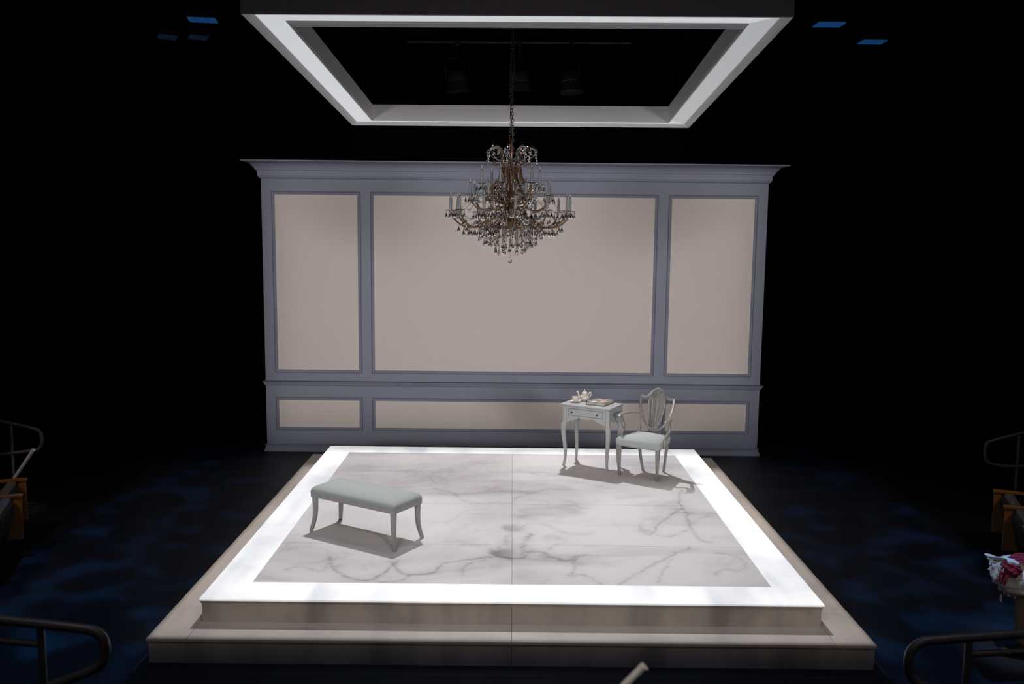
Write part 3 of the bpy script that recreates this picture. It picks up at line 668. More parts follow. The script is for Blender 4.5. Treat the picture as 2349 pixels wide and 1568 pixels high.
# ================================================================== CHANDELIER
ch = empty('crystal_chandelier', (-.045, 2.46, 2.86), 0, 'large crystal chandelier with amber arms and grey candles on a long chain', 'chandelier')
Z0 = 2.86
def cz(z): return z-Z0
MB().lathe([(.001, cz(3.19)), (.03, cz(3.20)), (.012, cz(3.22)), (.05, cz(3.25)), (.085, cz(3.285)), (.09, cz(3.30)), (.04, cz(3.325)), (.02, cz(3.36)), (.035, cz(3.40)), (.05, cz(3.43)), (.02, cz(3.47)), (.018, cz(3.52)), (.045, cz(3.55)), (.05, cz(3.57)), (.02, cz(3.60)), (.015, cz(3.70)), (.03, cz(3.76)), (.045, cz(3.80)), (.03, cz(3.84)), (.016, cz(3.88)), (.02, cz(3.96)), (.030, cz(4.02)), (.012, cz(4.06)), (.006, cz(4.09)), (.001, cz(4.095))], 16).build('stem', M_brass, ch, smooth=50)
def bead(mb, p, r): mb.ball(p, r, 6, 4)
def drop(mb, p, L, w):
    x, y, z = p
    w *= 1.3
    mb.lathe([(.001, 0), (w*.30, -.10*L), (w*.45, -.30*L), (w*.95, -.60*L), (w, -.72*L), (w*.75, -.88*L), (.001, -L)], 8, (x, y, z))
def pol(r, a, z): return (r*cos(a), r*sin(a), z)
DROP = {}
def tier(n, path, rcup, zcup, hc, rt, off, bob=.052, nd=7, mids=()):
    """n arms with drip pan, candle, clear flame tip and hanging drops"""
    proto = None
    p = crom([(r, 0, cz(z)) for r, z in path], 5)
    for i in range(n):
        a = 2*pi*(i+off)/n+RNG.normal(0, .02)
        if proto is None:
            arm = MB().tube(p, rt, 7, up=(0, 1, 0)).build('arm', M_brass, ch, smooth=60)
            z = cz(zcup)
            MB().lathe([(.004, z-.020), (.012, z-.014), (.016, z-.006), (bob*.7, z-.003), (bob, z+.004), (bob*.97, z+.006), (.014, z+.002), (.014, z+.008), (.001, z+.008)], 14, (rcup, 0, 0), flute=.04, fn=7).build('drip_pan', M_glass, arm, smooth=40)
            MB().lathe([(.001, z+.008), (.0138, z+.008), (.0138, z+hc), (.010, z+hc+.004), (.001, z+hc+.004)], 10, (rcup, 0, 0)).build('candle', M_candle, arm, smooth=40)
            MB().lathe([(.001, z+hc+.004), (.007, z+hc+.008), (.0105, z+hc+.022), (.008, z+hc+.036), (.003, z+hc+.054), (.001, z+hc+.060)], 8, (rcup, 0, 0)).build('flame_tip', M_glass, arm, smooth=60)
            mb = MB()
            for k in range(nd):
                b = 2*pi*k/nd+.3; x, y = rcup+bob*.95*cos(b), bob*.95*sin(b)
                bead(mb, (x, y, z-.004), .006); bead(mb, (x, y, z-.016), .005); drop(mb, (x, y, z-.022), .055, .009)
            for (r, zz) in mids:
                bead(mb, (r, 0, cz(zz)-.010), .005); bead(mb, (r, 0, cz(zz)-.022), .005); drop(mb, (r, 0, cz(zz)-.030), .066, .012)
            mb.build('crystal_drops', M_glass, arm)['kind'] = 'stuff'
            arm.rotation_euler.z = a; proto = arm
        else: copy_part(proto, ch, rz=a)
tier(12, [(.055, 3.30), (.13, 3.350), (.22, 3.325), (.34, 3.250), (.46, 3.248), (.56, 3.315), (.600, 3.392)], .600, 3.405, .125, .0085, .18, mids=((.20, 3.335), (.25, 3.305), (.30, 3.270), (.36, 3.250), (.42, 3.245), (.47, 3.250), (.52, 3.285)))
tier(8, [(.05, 3.41), (.14, 3.45), (.24, 3.41), (.33, 3.42), (.40, 3.49), (.415, 3.545)], .415, 3.556, .105, .008, .4, mids=((.16, 3.44), (.22, 3.415), (.28, 3.41), (.34, 3.43)))
tier(6, [(.045, 3.565), (.11, 3.61), (.19, 3.575), (.26, 3.59), (.298, 3.660)], .298, 3.672, .125, .0075, .22, mids=((.14, 3.60), (.2, 3.575), (.25, 3.585)))
# lyre-shaped cage bars
pr = None
for i in range(8):
    a = 2*pi*(i+.3)/8
    if pr is None:
        p = crom([(.055, 0, cz(3.78)), (.085, 0, cz(3.835)), (.100, 0, cz(3.79)), (.112, 0, cz(3.73)), (.165, 0, cz(3.665)), (.205, 0, cz(3.61)), (.20, 0, cz(3.55)), (.14, 0, cz(3.50)), (.05, 0, cz(3.47))], 5)
        pr = MB().tube(p, .0135, 8, up=(0, 1, 0)).build('cage_bar', M_brass, ch, smooth=60); pr.rotation_euler.z = a
        mb = MB()
        for q in p[6:32:2]: bead(mb, (q[0]+.018, 0, q[2]), .0065)
        mb.build('bead_row', M_smoky, pr)['kind'] = 'stuff'
    else: copy_part(pr, ch, rz=a)
# fountain crown
pr = None
for i in range(7):
    a = 2*pi*(i+.1)/7
    if pr is None:
        p = crom([(.03, 0, cz(3.80)), (.085, 0, cz(3.87)), (.105, 0, cz(3.93)), (.105, 0, cz(3.985)), (.145, 0, cz(4.033)), (.205, 0, cz(4.030)), (.250, 0, cz(3.998)), (.258, 0, cz(3.968))], 5)
        pr = MB().tube(p, .0135, 8, up=(0, 1, 0)).build('crown_branch', M_smoky, ch, smooth=60); pr.rotation_euler.z = a
        mb = MB()
        for q, L in ((p[-1], .07), (p[-6], .05), (p[-12], .05), (p[20], .045)):
            bead(mb, (q[0], 0, q[2]-.012), .006); bead(mb, (q[0], 0, q[2]-.024), .005); drop(mb, (q[0], 0, q[2]-.030), L, .010)
        mb.build('crystal_drops', M_glass, pr)['kind'] = 'stuff'
        MB().tube(crom([(.09, 0, cz(3.885)), (.14, 0, cz(3.86)), (.185, 0, cz(3.872)), (.20, 0, cz(3.895))], 4), .006, 6, up=(0, 1, 0)).build('lower_curl', M_brass, pr, smooth=60)
    else: copy_part(pr, ch, rz=a)
# garlands of beads
def rosette(r, z, a):
    mb = MB()
    for k in range(6): drop(mb, (pol(r, a, cz(z))[0]+.012*cos(k*1.05), pol(r, a, cz(z))[1]+.012*sin(k*1.05), cz(z)+.01*cos(k)), .038, .007)
    return tag(mb.build('crystal_rosette', M_glass if int(a*7) % 2 else M_smoky, ch), kind='stuff')
def garland(r1, z1, r2, z2, a1, a2, sag, n, br=.0055, m=M_glass):
    mb = MB()
    for k in range(n+1):
        t = k/n; a = a1+(a2-a1)*t; r = r1+(r2-r1)*t; z = z1+(z2-z1)*t-sag*4*t*(1-t); bead(mb, pol(r, a, cz(z)), br)
    return tag(mb.build('bead_garland', m, ch), kind='stuff')
for i in range(12):
    a1, a2 = 2*pi*(i+.18)/12, 2*pi*(i+1.18)/12; garland(.575, 3.395, .575, 3.395, a1, a2, .075, 20)
for i in range(8):
    a1, a2 = 2*pi*(i+.4)/8, 2*pi*(i+1.4)/8; garland(.40, 3.545, .40, 3.545, a1, a2, .06, 18)
for i in range(6):
    a1, a2 = 2*pi*(i+.22)/6, 2*pi*(i+1.22)/6; garland(.29, 3.66, .29, 3.66, a1, a2, .05, 16)
    garland(.255, 3.975, .05, 3.90, a1, a1+.5, .03, 16)
for i in range(7):
    a1, a2 = 2*pi*(i+.1)/7, 2*pi*(i+1.1)/7; garland(.24, 4.0, .24, 4.0, a1, a2, .06, 14)
for i in range(12):   # strings from the cage down to the outer arms
    a = 2*pi*(i+.68)/12; garland(.19, 3.56, .46, 3.27, a, a+.1, .10, 22, .005)
for i in range(12):
    a = 2*pi*(i+.18)/12
    rosette(.15, 3.39, a); rosette(.32, 3.30, a+.26); rosette(.11, 3.30, a); rosette(.21, 3.46, a+.1); rosette(.48, 3.31, a+.26); rosette(.13, 3.55, a)
    garland(.40, 3.56, .60, 3.41, a, a+.2, .06, 18); garland(.29, 3.68, .41, 3.55, a, a+.25, .05, 14); garland(.10, 3.74, .29, 3.68, a, a+.3, .05, 14)
# hanging strands below
for ri, (r, n, zt, zb) in enumerate(((.315, 30, 3.258, 3.12), (.265, 26, 3.255, 3.055), (.205, 20, 3.245, 3.035), (.150, 14, 3.24, 2.975), (.09, 9, 3.23, 3.02))):
    for k in range(n):
        a = 2*pi*(k+.5*ri)/n+RNG.normal(0, .04); zb2 = zb+RNG.uniform(-.02, .03); zt2 = zt
        mb = MB(); L = .055+.012*(ri == 3); z = zt2
        while z > zb2+L: bead(mb, pol(r, a, cz(z)), .0055); z -= .0125
        drop(mb, pol(r, a, cz(z+.004)), L, .0105+.002*(ri == 3)); mb.build('crystal_strand', M_smoky if (k+ri) % 3 == 0 else M_glass, ch)['kind'] = 'stuff'
for r, z in ((.315, 3.260), (.265, 3.257), (.205, 3.247), (.150, 3.242), (.09, 3.232)):
    MB().tube([pol(r, 2*pi*k/36, cz(z)) for k in range(36)], .004, 5, loop=True).build('strand_ring', M_brass, ch, smooth=60)
for k in range(4): MB().tube([pol(.02, pi/2*k, cz(3.235)), pol(.31, pi/2*k, cz(3.256))], .003, 5, up=(0, 0, 1)).build('ring_spoke', M_brass, ch)
mb = MB(); z = 3.20
while z > 2.935: bead(mb, (0, 0, cz(z)), .005); z -= .0125
mb.ball((0, 0, cz(2.905)), .021, 10, 8); mb.build('bottom_pendant', M_glass, ch)
# chain
def link(mb, c, L, wd, wr, ax):
    pts = []
    for k in range(12):
        t = 2*pi*k/12; a = wd*cos(t); b = L*sin(t); pts.append((c[0]+(a if ax else 0), c[1]+(0 if ax else a), c[2]+b))
    mb.tube(pts, wr, 5, loop=True, up=(0, 1, 0) if ax else (1, 0, 0))
mb = MB()
for q, (dx, wr) in enumerate(((-.010, .0032), (.010, .0032))):
    z = 4.10; i = q
    while z < 5.9:
        link(mb, (dx+.006*sin(z*9+q*2), 0, cz(z)), .021, .010, wr, i % 2); z += .032; i += 1
mb.tube([(.012*sin(z*14), .012*cos(z*14), cz(z)) for z in np.arange(4.08, 5.9, .02)], .0045, 6)
mb.tube([(0, 0, cz(5.88)), (0, 0, cz(9.5))], .006, 6)
tag(mb.build('chain', M_chain, ch, smooth=60), 'tarnished suspension chain with twisted flex', kind='stuff')

# ================================================================== LAMPS ABOVE
pipe = empty('lighting_pipe', (0, 6.2, 5.82), 0, 'thin black lighting pipe high behind the ceiling frame', 'pipe')
MB().tube([(-1.52, 0, 0), (1.60, 0, .01)], .024, 10, up=(0, 0, 1)).build('pipe_tube', M_metal, pipe, smooth=60)
for x in (-1.2, 0, 1.25): MB().tube([(x, 0, .02), (x, 0, 3.68)], .004, 5, up=(1, 0, 0)).build('suspension_cable', M_metal, pipe)
def lamp(x, tilt, rzz, label):
    t = empty('hanging_stage_lamp', (x, 6.2, 5.14), rzz, label, 'stage lamp', 'lamps hung on the pipe')
    T_ = Matrix.Translation((0, 0, .18)) @ Matrix.Rotation(tilt, 4, 'Y') @ Matrix.Translation((0, 0, -.18))
    MB().lathe([(.135, .140), (.145, .150), (.145, .200), (.130, .270), (.095, .320), (.04, .338), (.001, .340)], 24).xf(T_).build('lamp_housing', M_metal, t, smooth=40)
    MB().lathe([(.172, 0), (.174, .003), (.138, .138), (.134, .138), (.168, .003), (.172, 0)], 24).xf(T_).build('lamp_hood', M_metal, t, smooth=40)
    MB().tube(crom([(-.165, 0, .20), (-.170, 0, .38), (-.12, 0, .44), (0, 0, .45), (.12, 0, .44), (.170, 0, .38), (.165, 0, .20)], 4), .010, 6, up=(0, 1, 0)).build('yoke', M_metal, t, smooth=60)
    MB().tube([(0, 0, .45), (0, 0, .64)], .012, 8, up=(1, 0, 0)).build('hanger', M_metal, t, smooth=60)
    MB().box(-.03, .03, -.036, .036, .63, .715).build('clamp', M_metal, t, bevel=.004)
    MB().tube(crom([(.08, .05, .33), (.16, .06, .46), (.10, .05, .60), (.20, .03, .68)], 5), .006, 6).build('power_lead', M_metal, t, smooth=60)
lamp(-.82, rad(-8), .3, 'leftmost of the three dim lamps hung inside the ceiling frame opening')
lamp(.05, 0, 1.2, 'middle dim lamp behind the chandelier chain in the ceiling opening')
lamp(.77, rad(7), 2.2, 'rightmost of the three dim lamps hung inside the ceiling frame opening')
def louvre(x, y, w, d, rz, m, label):
    t = empty('louvred_fixture', (x, y, 6.0), rz, label, 'light fixture', 'blue louvred fixtures')
    MB().box(-w/2-.02, w/2+.02, -d/2-.02, d/2+.02, .03, .12).build('fixture_body', M_plastic, t, bevel=.006)
    n = 6
    for i in range(n):
        yy = -d/2+d*(i+.5)/n; MB().box(-w/2, w/2, yy-d/n*.36, yy+d/n*.36, .012, .028).build('louvre_slat', m, t)
    for s in (-1, 1): MB().tube([(s*w*.35, 0, .12), (s*w*.35, 0, 3.5)], .008, 6, up=(1, 0, 0)).build('hanger', M_plastic, t)
louvre(4.22, 5.86, .36, .27, 0, M_blue, 'bright blue louvred fixture nearest the right end of the ceiling frame')
louvre(5.22, 6.90, .34, .26, 0, M_blue, 'far blue louvred fixture at the upper right')
louvre(-4.27, 5.96, .36, .26, .15, M_blue, 'bright blue louvred fixture at upper left beside the ceiling frame')
louvre(-4.72, 7.06, .26, .28, .5, M_bluedim, 'dim blue louvred fixture below the bright upper left one')
louvre(-5.18, 7.06, .26, .28, .5, M_bluedim, 'faintest blue louvred fixture at the far upper left')

# ================================================================== HANDRAILS, POLE
def handrail(name, loc, top, posts, mids, r, label, extra=None):
    t = empty(name, loc, 0, label, 'handrail')
    o = Vector(loc)
    MB().tube([Vector(p)-o for p in crom(top, 5)], r, 12, up=(0, 1, 0)).build('top_rail', M_tube, t, smooth=60)
    for (x, y, z0, z1) in posts: MB().tube([Vector((x, y, z0))-o, Vector((x, y, z1))-o], r*.78, 10, up=(1, 0, 0)).build('post', M_tube, t, smooth=60)
    for a, b in mids: MB().tube([Vector(a)-o, Vector(b)-o], r*.7, 10, up=(0, 1, 0)).build('mid_rail', M_tube, t, smooth=60)
    return t
y = -3.0
handrail('aisle_handrail', (-1.95, y, .5), [(-3.4, y, 1.70), (-2.60, y, 1.628), (-2.119, y, 1.580), (-1.80, y, 1.548), (-1.72, y, 1.528), (-1.692, y, 1.480), (-1.700, y, 1.410), (-1.745, y, 1.368), (-1.90, y, 1.303), (-2.5, y, 1.06), (-3.4, y, .70)],
         [(-1.955, y, .5, 1.56), (-3.0, y, .5, 1.66)], [((-1.955, y, 1.475), (-3.3, y, 1.60))], .0205, 'black tube handrail closest to the camera at lower left')
y = -2.7
handrail('aisle_handrail', (2.06, y, .5), [(3.6, y, 1.54), (2.9, y, 1.478), (2.289, y, 1.424), (1.92, y, 1.394), (1.83, y, 1.378), (1.784, y, 1.325), (1.787, y, 1.240), (1.825, y, 1.188), (1.98, y, 1.125), (2.6, y, .90), (3.5, y, .60)],
         [(2.045, y, .5, 1.40), (3.1, y, .5, 1.49)], [((2.045, y, 1.325), (3.4, y, 1.41))], .021, 'black tube handrail closest to the camera at lower right')
y = 3.0
handrail('side_handrail', (5.55, y, 0), [(6.6, y, 1.31), (6.0, y, 1.175), (5.60, y, 1.075), (5.27, y, .985), (5.205, y, .945), (5.195, y, .815), (5.225, y, .745), (5.29, y, .718), (5.54, y, .695), (6.2, y, .74), (6.6, y, .77)],
         [(5.555, y, 0, 1.06), (6.3, y, 0, 1.25)], [], .020, 'dim tube handrail behind the right seats')
lr = handrail('side_handrail', (-5.5, y, 0), [(-6.6, y, 1.31), (-6.0, y, 1.175), (-5.615, y, 1.090), (-5.26, y, 1.012), (-5.185, y, .965), (-5.168, y, .870), (-5.20, y, .795), (-5.27, y, .765), (-5.64, y, .715), (-6.6, y, .62)],
         [(-5.50, y, 0, 1.06), (-6.3, y, 0, 1.24)], [], .020, 'dim tube handrail behind the left seats')
pl_ = MB().tube([(0, 0, 0), (.64, .0, .90)], [.017, .021], 10, up=(0, 1, 0)).build('leaning_pole', M_pole, None, smooth=60, loc=(-5.87, 2.94, -.11))
tag(pl_, 'pale slanted pole leaning against the rail behind the left seats', 'pole')
pn = MB().tube([(0, 0, 0), (.90, .06, .96)], .0105, 12, up=(0, 1, 0)).build('leaning_pole', M_pole, None, smooth=60, loc=(-.612, -4.63, 1.25))
tag(pn, 'blurred pale pole end at the bottom edge of the picture', 'pole')

# ================================================================== THEATRE SEATS
def seat(a, b, label, group, both=False, down=False, panel=True, back=None):
    """seat between arm fronts a (far) and b (near), facing the stage"""
    a = Vector(a); b = Vector(b); mid = (a+b)/2; lat = (a-b).normalized(); wd = (a-b).length
    if back is not None:
        back = Vector(back); lat = Vector((-back.y, back.x)); lat = lat if lat.dot(a-b) > 0 else -lat; wd = (a-b).dot(lat)
    else:
        back = Vector((-lat.y, lat.x)); back = back if back.x*mid.x > 0 else -back
    rz = math.atan2(back.y, back.x)-pi/2
    t = empty('theatre_seat', (mid.x, mid.y, 0), rz, label, 'seat', group)
    h = wd/2
    # local x side of the far arm
    sx = 1 if (Matrix.Rotation(rz, 2) @ Vector((1, 0))).dot(lat) > 0 else -1
    for s in ((sx, -sx) if both else (sx,)):
        MB().tube(crom([(s*h, 0, .600), (s*h, .04, .606), (s*h, .25, .602), (s*h, .46, .595)], 3), [(.028, .014)]*10, sect=RSQ, up=(0, 0, 1)).build('armrest', M_wood, t, smooth=40)
        MB().box(s*h-.018, s*h+.018, .09, .40, 0, .02).build('foot_plate', M_plastic, t)
        MB().tube([(s*h, .25, .0), (s*h, .27, .58)], .020, 8, up=(1, 0, 0)).build('stanchion', M_plastic, t, smooth=50)
        if not panel: continue
        pn_ = MB(); pr_ = [(.012, .592), (.012, .17), (.160, .17), (.100, .36), (.080, .592)]
        pn_.add([(s*h+q*.012, y_, z_) for q in (-1, 1) for y_, z_ in pr_], [(4, 3, 2, 1, 0), (5, 6, 7, 8, 9)]+[(i, (i+1) % 5, 5+(i+1) % 5, 5+i) for i in range(5)]).build('side_panel', M_wood, t)
    wv = h-.032
    if down:
        MB().tube([(0, .02, .345), (0, .20, .350), (0, .46, .33)], [(wv, .040), (wv, .055), (wv, .045)], sect=RSQ, up=(0, 0, 1)).build('seat_cushion', M_plush, t, smooth=50)
    else:
        pts = crom([(0, .085, .60), (0, .155, .60), (0, .235, .50), (0, .265, .36), (0, .26, .22)], 4)
        k = len(pts)
        rs = []
        prof = crom([(.095, .565), (.110, .595), (.145, .605), (.180, .590), (.260, .47), (.300, .34), (.300, .24), (.24, .22), (.17, .30), (.125, .42)], 3, closed=True)
        MB().rings([[(q*wv, y_, z_) for y_, z_ in prof] for q in (-1, 1)]).build('seat_cushion', M_plush, t, smooth=50)
        pf = crom([(.088, .560), (.118, .42), (.162, .30), (.232, .215), (.200, .21), (.130, .28), (.085, .40), (.070, .54)], 3, closed=True)
        MB().rings([[(q*(wv-.006), y_, z_) for y_, z_ in pf] for q in (-1, 1)]).build('seat_pan', M_plastic, t, smooth=50)
    pf = crom([(.36, .30), (.42, .60), (.47, .88), (.49, .905), (.525, .905), (.545, .88), (.51, .55), (.45, .28)], 3, closed=True)
    MB().rings([[(q*wv, y_, z_) for y_, z_ in pf] for q in (-1, 1)]).build('backrest', M_plush, t, smooth=50)
    return t
RA = [(5.20, 2.875), (4.966, 2.357), (4.754, 1.836), (4.577, 1.236), (4.45, .665), (4.385, .10), (4.36, -.48)]
rl = [None, 'farthest oak-armed theatre seat at the right edge, under the side rail', 'oak-armed theatre seat at the right edge with its wooden side panel showing', 'oak-armed theatre seat at the right edge just beyond the seated person']
for i in (1, 2, 3): seat(RA[i], RA[i+1], rl[i], 'theatre seats on the right', panel=(i < 3), back=(.945, -.327))
seat(RA[5], RA[6], 'theatre seat the seated person occupies at lower right', 'theatre seats on the right', both=True, down=True)
LA = [(-5.13, 2.40), (-4.74, 1.886), (-4.591, 1.232), (-4.46, .665)]
ll = ['farthest oak-armed theatre seat at the left edge, under the side rail', 'oak-armed theatre seat at the left edge with its wooden side panel showing', 'nearest oak-armed theatre seat at the left edge, mostly cut off']
for i in range(3): seat(LA[i], LA[i+1], ll[i], 'theatre seats on the left', panel=(i < 2), back=(-.945, -.327))

# ================================================================== SEATED PERSON with blanket and scarf
PX, PY = 4.47, -.19
per = empty('person', (PX, PY, 0), 0, 'person in navy knit and khaki trousers sitting with a blanket on the lap', 'person')
def L3(f, l, z): return (-f, l, z)
def body_mesh(chains, voxel, name, m, parent, smooth_it=8):
    mb = MB()
    for pts, rad_ in chains:
        P = crom([L3(*p) for p in pts], 4); k = len(P); R = np.interp(np.linspace(0, 1, k), np.linspace(0, 1, len(rad_)), [r if not isinstance(r, tuple) else r[0] for r in rad_])
        R2 = np.interp(np.linspace(0, 1, k), np.linspace(0, 1, len(rad_)), [r if not isinstance(r, tuple) else r[1] for r in rad_])
        mb.tube(P, [(float(a), float(b)) for a, b in zip(R, R2)], 14, up=(1, 0, .01))
        mb.ball(P[0], float(min(R[0], R2[0]))*.98, 12, 8); mb.ball(P[-1], float(min(R[-1], R2[-1]))*.98, 12, 8)
    me = mb.mesh(name); o = bpy.data.objects.new(name, me); COL.objects.link(o)
    rm = o.modifiers.new('r', 'REMESH'); rm.mode = 'VOXEL'; rm.voxel_size = voxel
    sm = o.modifiers.new('s', 'SMOOTH'); sm.iterations = smooth_it; sm.factor = .5
    dg = bpy.context.evaluated_depsgraph_get(); m2 = bpy.data.meshes.new_from_object(o.evaluated_get(dg))
    o.modifiers.clear(); o.data = m2; m2.name = name; m2.materials.clear(); m2.materials.append(m)
    m2.polygons.foreach_set('use_smooth', [True]*len(m2.polygons)); o.parent = parent
    return o
def fingers(s):
    wr = (.49, s*.14, .735); out = [([(.44, s*.17, .735), wr, (.53, s*.125, .742), (.565, s*.115, .742)], [(.024, .024), (.026, .020), (.036, .016), (.034, .013)])]
    for k, (dl, ln) in enumerate(((-.026, .062), (-.009, .072), (.009, .068), (.026, .054))):
        b = (.560, s*.115+dl, .744); out.append(([b, (.560+ln*.45, s*.113+dl*1.1, .746), (.560+ln*.8, s*.11+dl*1.15, .734), (.560+ln, s*.108+dl*1.15, .718)], [.0095, .009, .008, .007]))
    out.append(([(.515, s*.115-s*.03, .74), (.535, s*.115-s*.055, .738), (.565, s*.115-s*.066, .728)], [.012, .010, .0085]))
    return out
# skin body: head, neck, trunk, arms with hands, legs
chains = [([(.00, 0, .52), (.02, 0, .70), (.07, 0, .90), (.10, 0, 1.02)], [(.150, .105), (.140, .100), (.165, .105), (.140, .085)]),
          ([(.10, 0, 1.00), (.12, 0, 1.10), (.14, 0, 1.18)], [.062, .052, .052]),
          ([(.150, 0, 1.135), (.140, 0, 1.20), (.130, 0, 1.27), (.125, 0, 1.315)], [(.052, .070), (.072, .092), (.074, .094), (.048, .058)]),
          ([(.222, 0, 1.222), (.242, 0, 1.196), (.224, 0, 1.186)], [.010, .014, .010]),      # nose
          ([(.216, -.026, 1.150), (.226, 0, 1.150), (.216, .026, 1.150)], [.008, .010, .008]),  # lips
          ([(.214, -.045, 1.240), (.220, -.020, 1.243)], [.009, .009]), ([(.214, .045, 1.240), (.220, .020, 1.243)], [.009, .009])]
for s in (-1, 1):
    chains += [([(.09, s*.14, 1.01), (.13, s*.235, .90), (.18, s*.27, .78)], [.058, .050, .042]), ([(.18, s*.27, .78), (.33, s*.22, .74), (.46, s*.16, .735)], [.042, .038, .026])]+fingers(s)
    chains += [([(.02, s*.095, .50), (.30, s*.135, .515), (.555, s*.155, .505)], [.098, .080, .060]), ([(.555, s*.155, .505), (.550, s*.158, .30), (.520, s*.16, .085)], [.058, .054, .036]),
               ([(.505, s*.16, .055), (.60, s*.165, .035), (.69, s*.17, .028)], [.036, .032, .022]),
               ([(.128, s*.074, 1.215), (.120, s*.082, 1.19)], [.014, .011])]
body_mesh(chains, .0075, 'body', M_skin, per, 6)
# clothing
ch_ = [([(.00, 0, .53), (.02, 0, .70), (.07, 0, .90), (.095, 0, 1.03)], [(.168, .125), (.158, .118), (.180, .120), (.120, .080)]), ([(.10, 0, 1.02), (.11, 0, 1.075)], [.070, .064])]
for s in (-1, 1):
    ch_ += [([(.09, s*.13, 1.01), (.13, s*.235, .90), (.18, s*.27, .78)], [.070, .062, .056]), ([(.18, s*.27, .78), (.33, s*.22, .742), (.445, s*.17, .737)], [.056, .050, .037])]
ch_ += [([(.02, -.10, .56), (.25, -.13, .575), (.46, -.14, .57)], [(.10, .07), (.09, .055), (.07, .04)]), ([(.02, .10, .56), (.25, .13, .575), (.46, .14, .57)], [(.10, .07), (.09, .055), (.07, .04)])]
body_mesh(ch_, .011, 'sweater', M_navy, per)
ch_ = [([(-.03, 0, .50), (.06, 0, .50)], [(.175, .10), (.16, .10)])]
for s in (-1, 1):
    ch_ += [([(.02, s*.095, .50), (.30, s*.135, .515), (.560, s*.155, .505)], [.108, .090, .071]), ([(.560, s*.155, .505), (.556, s*.158, .30), (.530, s*.16, .13)], [.071, .066, .060])]
body_mesh(ch_, .011, 'trousers', M_khaki, per)
for s in (-1, 1):
    body_mesh([([(.475, s*.16, .055), (.52, s*.16, .050), (.60, s*.165, .045), (.70, s*.17, .034)], [(.040, .046), (.042, .046), (.046, .040), (.038, .028)]), ([(.49, s*.16, .02), (.60, s*.165, .018), (.70, s*.17, .018)], [(.040, .016), (.045, .015), (.038, .015)])], .007, 'shoe', M_shoe, per)
body_mesh([([(.07, 0, 1.20), (.085, 0, 1.27), (.125, 0, 1.325), (.19, 0, 1.318)], [(.074, .045), (.084, .060), (.078, .040), (.055, .020)]), ([(.06, 0, 1.12), (.06, 0, 1.2)], [(.070, .035), (.078, .045)])], .009, 'hair', M_hair, per)
# blanket bundle
def lump(name, c, rx, ry, rz, seed, amp, m, n=56, k=36, zfloor=None):
    g = np.random.default_rng(seed); F = [(g.normal(0, 3.2, 3), g.uniform(0, 6.28), g.uniform(.4, 1)) for _ in range(9)]
    rs = []
    for i in range(k+1):
        th = pi*i/k; ring = []
        for j in range(n):
            ph = 2*pi*j/n; d = np.array([sin(th)*cos(ph), sin(th)*sin(ph), -cos(th)])
            q = sum(a*(1-abs(sin(F_@d+p)))**2 for F_, p, a in F)/4
            r = 1+amp*(q-.35)
            p = np.array([d[0]*rx, d[1]*ry, d[2]*rz])*r
            if zfloor is not None and p[2] < zfloor: p[2] = zfloor+.15*(p[2]-zfloor)
            ring.append(tuple(p))
        rs.append(ring)
    return MB().rings(rs).build(name, m, None, smooth=60, loc=c)
bl = empty('blanket', (3.815, -.02, .690), 0, 'white wool blanket bundled on the lap of the seated person', 'blanket')
o = lump('blanket_bundle', (.02, .0, -.045), .158, .185, .140, 5, .34, M_blanket); o.parent = bl
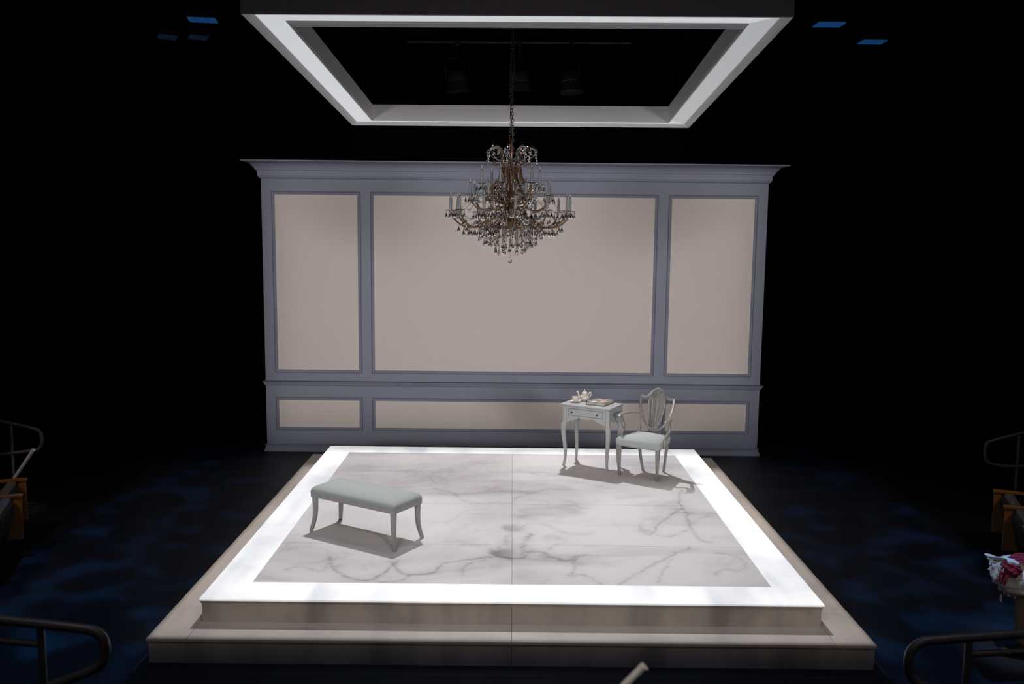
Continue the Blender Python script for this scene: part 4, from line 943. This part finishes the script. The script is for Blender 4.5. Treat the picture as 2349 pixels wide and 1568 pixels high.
# front fall of the blanket over the knees
rs = []
g = np.random.default_rng(3)
for i in range(15):
    t = i/14; x = -.105+.060*t+.03*sin(3*t); z = .03-.235*t; wdt = .165*(1-.35*t)
    rs.append([(x+.016*sin(11*q+5*t)+(.010 if sd else 0), q*wdt+.02*t, z+.012*sin(6*q)) for sd, qs in ((0, np.linspace(-1, 1, 20)), (1, np.linspace(1, -1, 20))) for q in qs])
MB().rings(rs).build('blanket_fall', M_blanket, bl, smooth=60)
fold = []
for i in range(13):
    t = i/12; y_ = -.14+.27*t
    fold.append([(-.075+.03*sin(5*t)+a*.060, y_, .068+.020*sin(4*t+1)+b*.016-.02*a) for a, b in [(cos(2*pi*q/10), sin(2*pi*q/10)) for q in range(10)]])
MB().rings(fold).build('blanket_fold', M_blanket, bl, smooth=60)
mb = MB()
for i in range(16):
    y_ = -.12+.25*i/21; x = -.142+.02*sin(i*.9); mb.tube([(x+.012, y_, .058+.01*sin(i)), (x-.006, y_+.004, .045), (x-.012, y_+.006*sin(i*2), .020)], .0028, 5)
mb.build('fringe', M_blanket, bl)['kind'] = 'stuff'
MB().box(-.0015, .0015, -.014, .014, -.03, .03).build('care_label', M_blanket, bl, loc=(-.045, .06, -.255))
sc = empty('plaid_scarf', (3.83, -.03, .775), 0, 'red and black plaid scarf lying on the bundled blanket', 'scarf')
ln_ = crom([(.08, -.06, .022), (.03, -.06, .030), (-.03, -.07, .022), (-.09, -.08, -.010), (-.130, -.09, -.055), (-.150, -.09, -.105), (-.150, -.085, -.150)], 5)
n = len(ln_); rs = []
for i, p in enumerate(ln_):
    t = i/(n-1); wdt = .060+.012*sin(5*t)
    rs.append([(p[0]+.010*sin(9*q+6*t)-(.0 if not sd else .007), p[1]+q*wdt, p[2]+.014*sin(7*q+4*t)+(.0 if not sd else -.007)) for sd, qs in ((0, np.linspace(-1, 1, 14)), (1, np.linspace(1, -1, 14))) for q in qs])
o = MB().rings(rs).build('scarf_cloth', M_plaid, sc, smooth=60)
uv = o.data.uv_layers.new(name='UVMap')
for l in o.data.loops:
    v = o.data.vertices[l.vertex_index].co; uv.data[l.index].uv = (v.y*7, (v.x+v.z)*5)
kn = lump('scarf_knot', (-.10, -.10, -.040), .060, .075, .055, 8, .7, M_plaid); kn.parent = sc
uv = kn.data.uv_layers.new(name='UVMap')
for l in kn.data.loops:
    v = kn.data.vertices[l.vertex_index].co; uv.data[l.index].uv = (v.y*7, (v.x+v.z)*5)
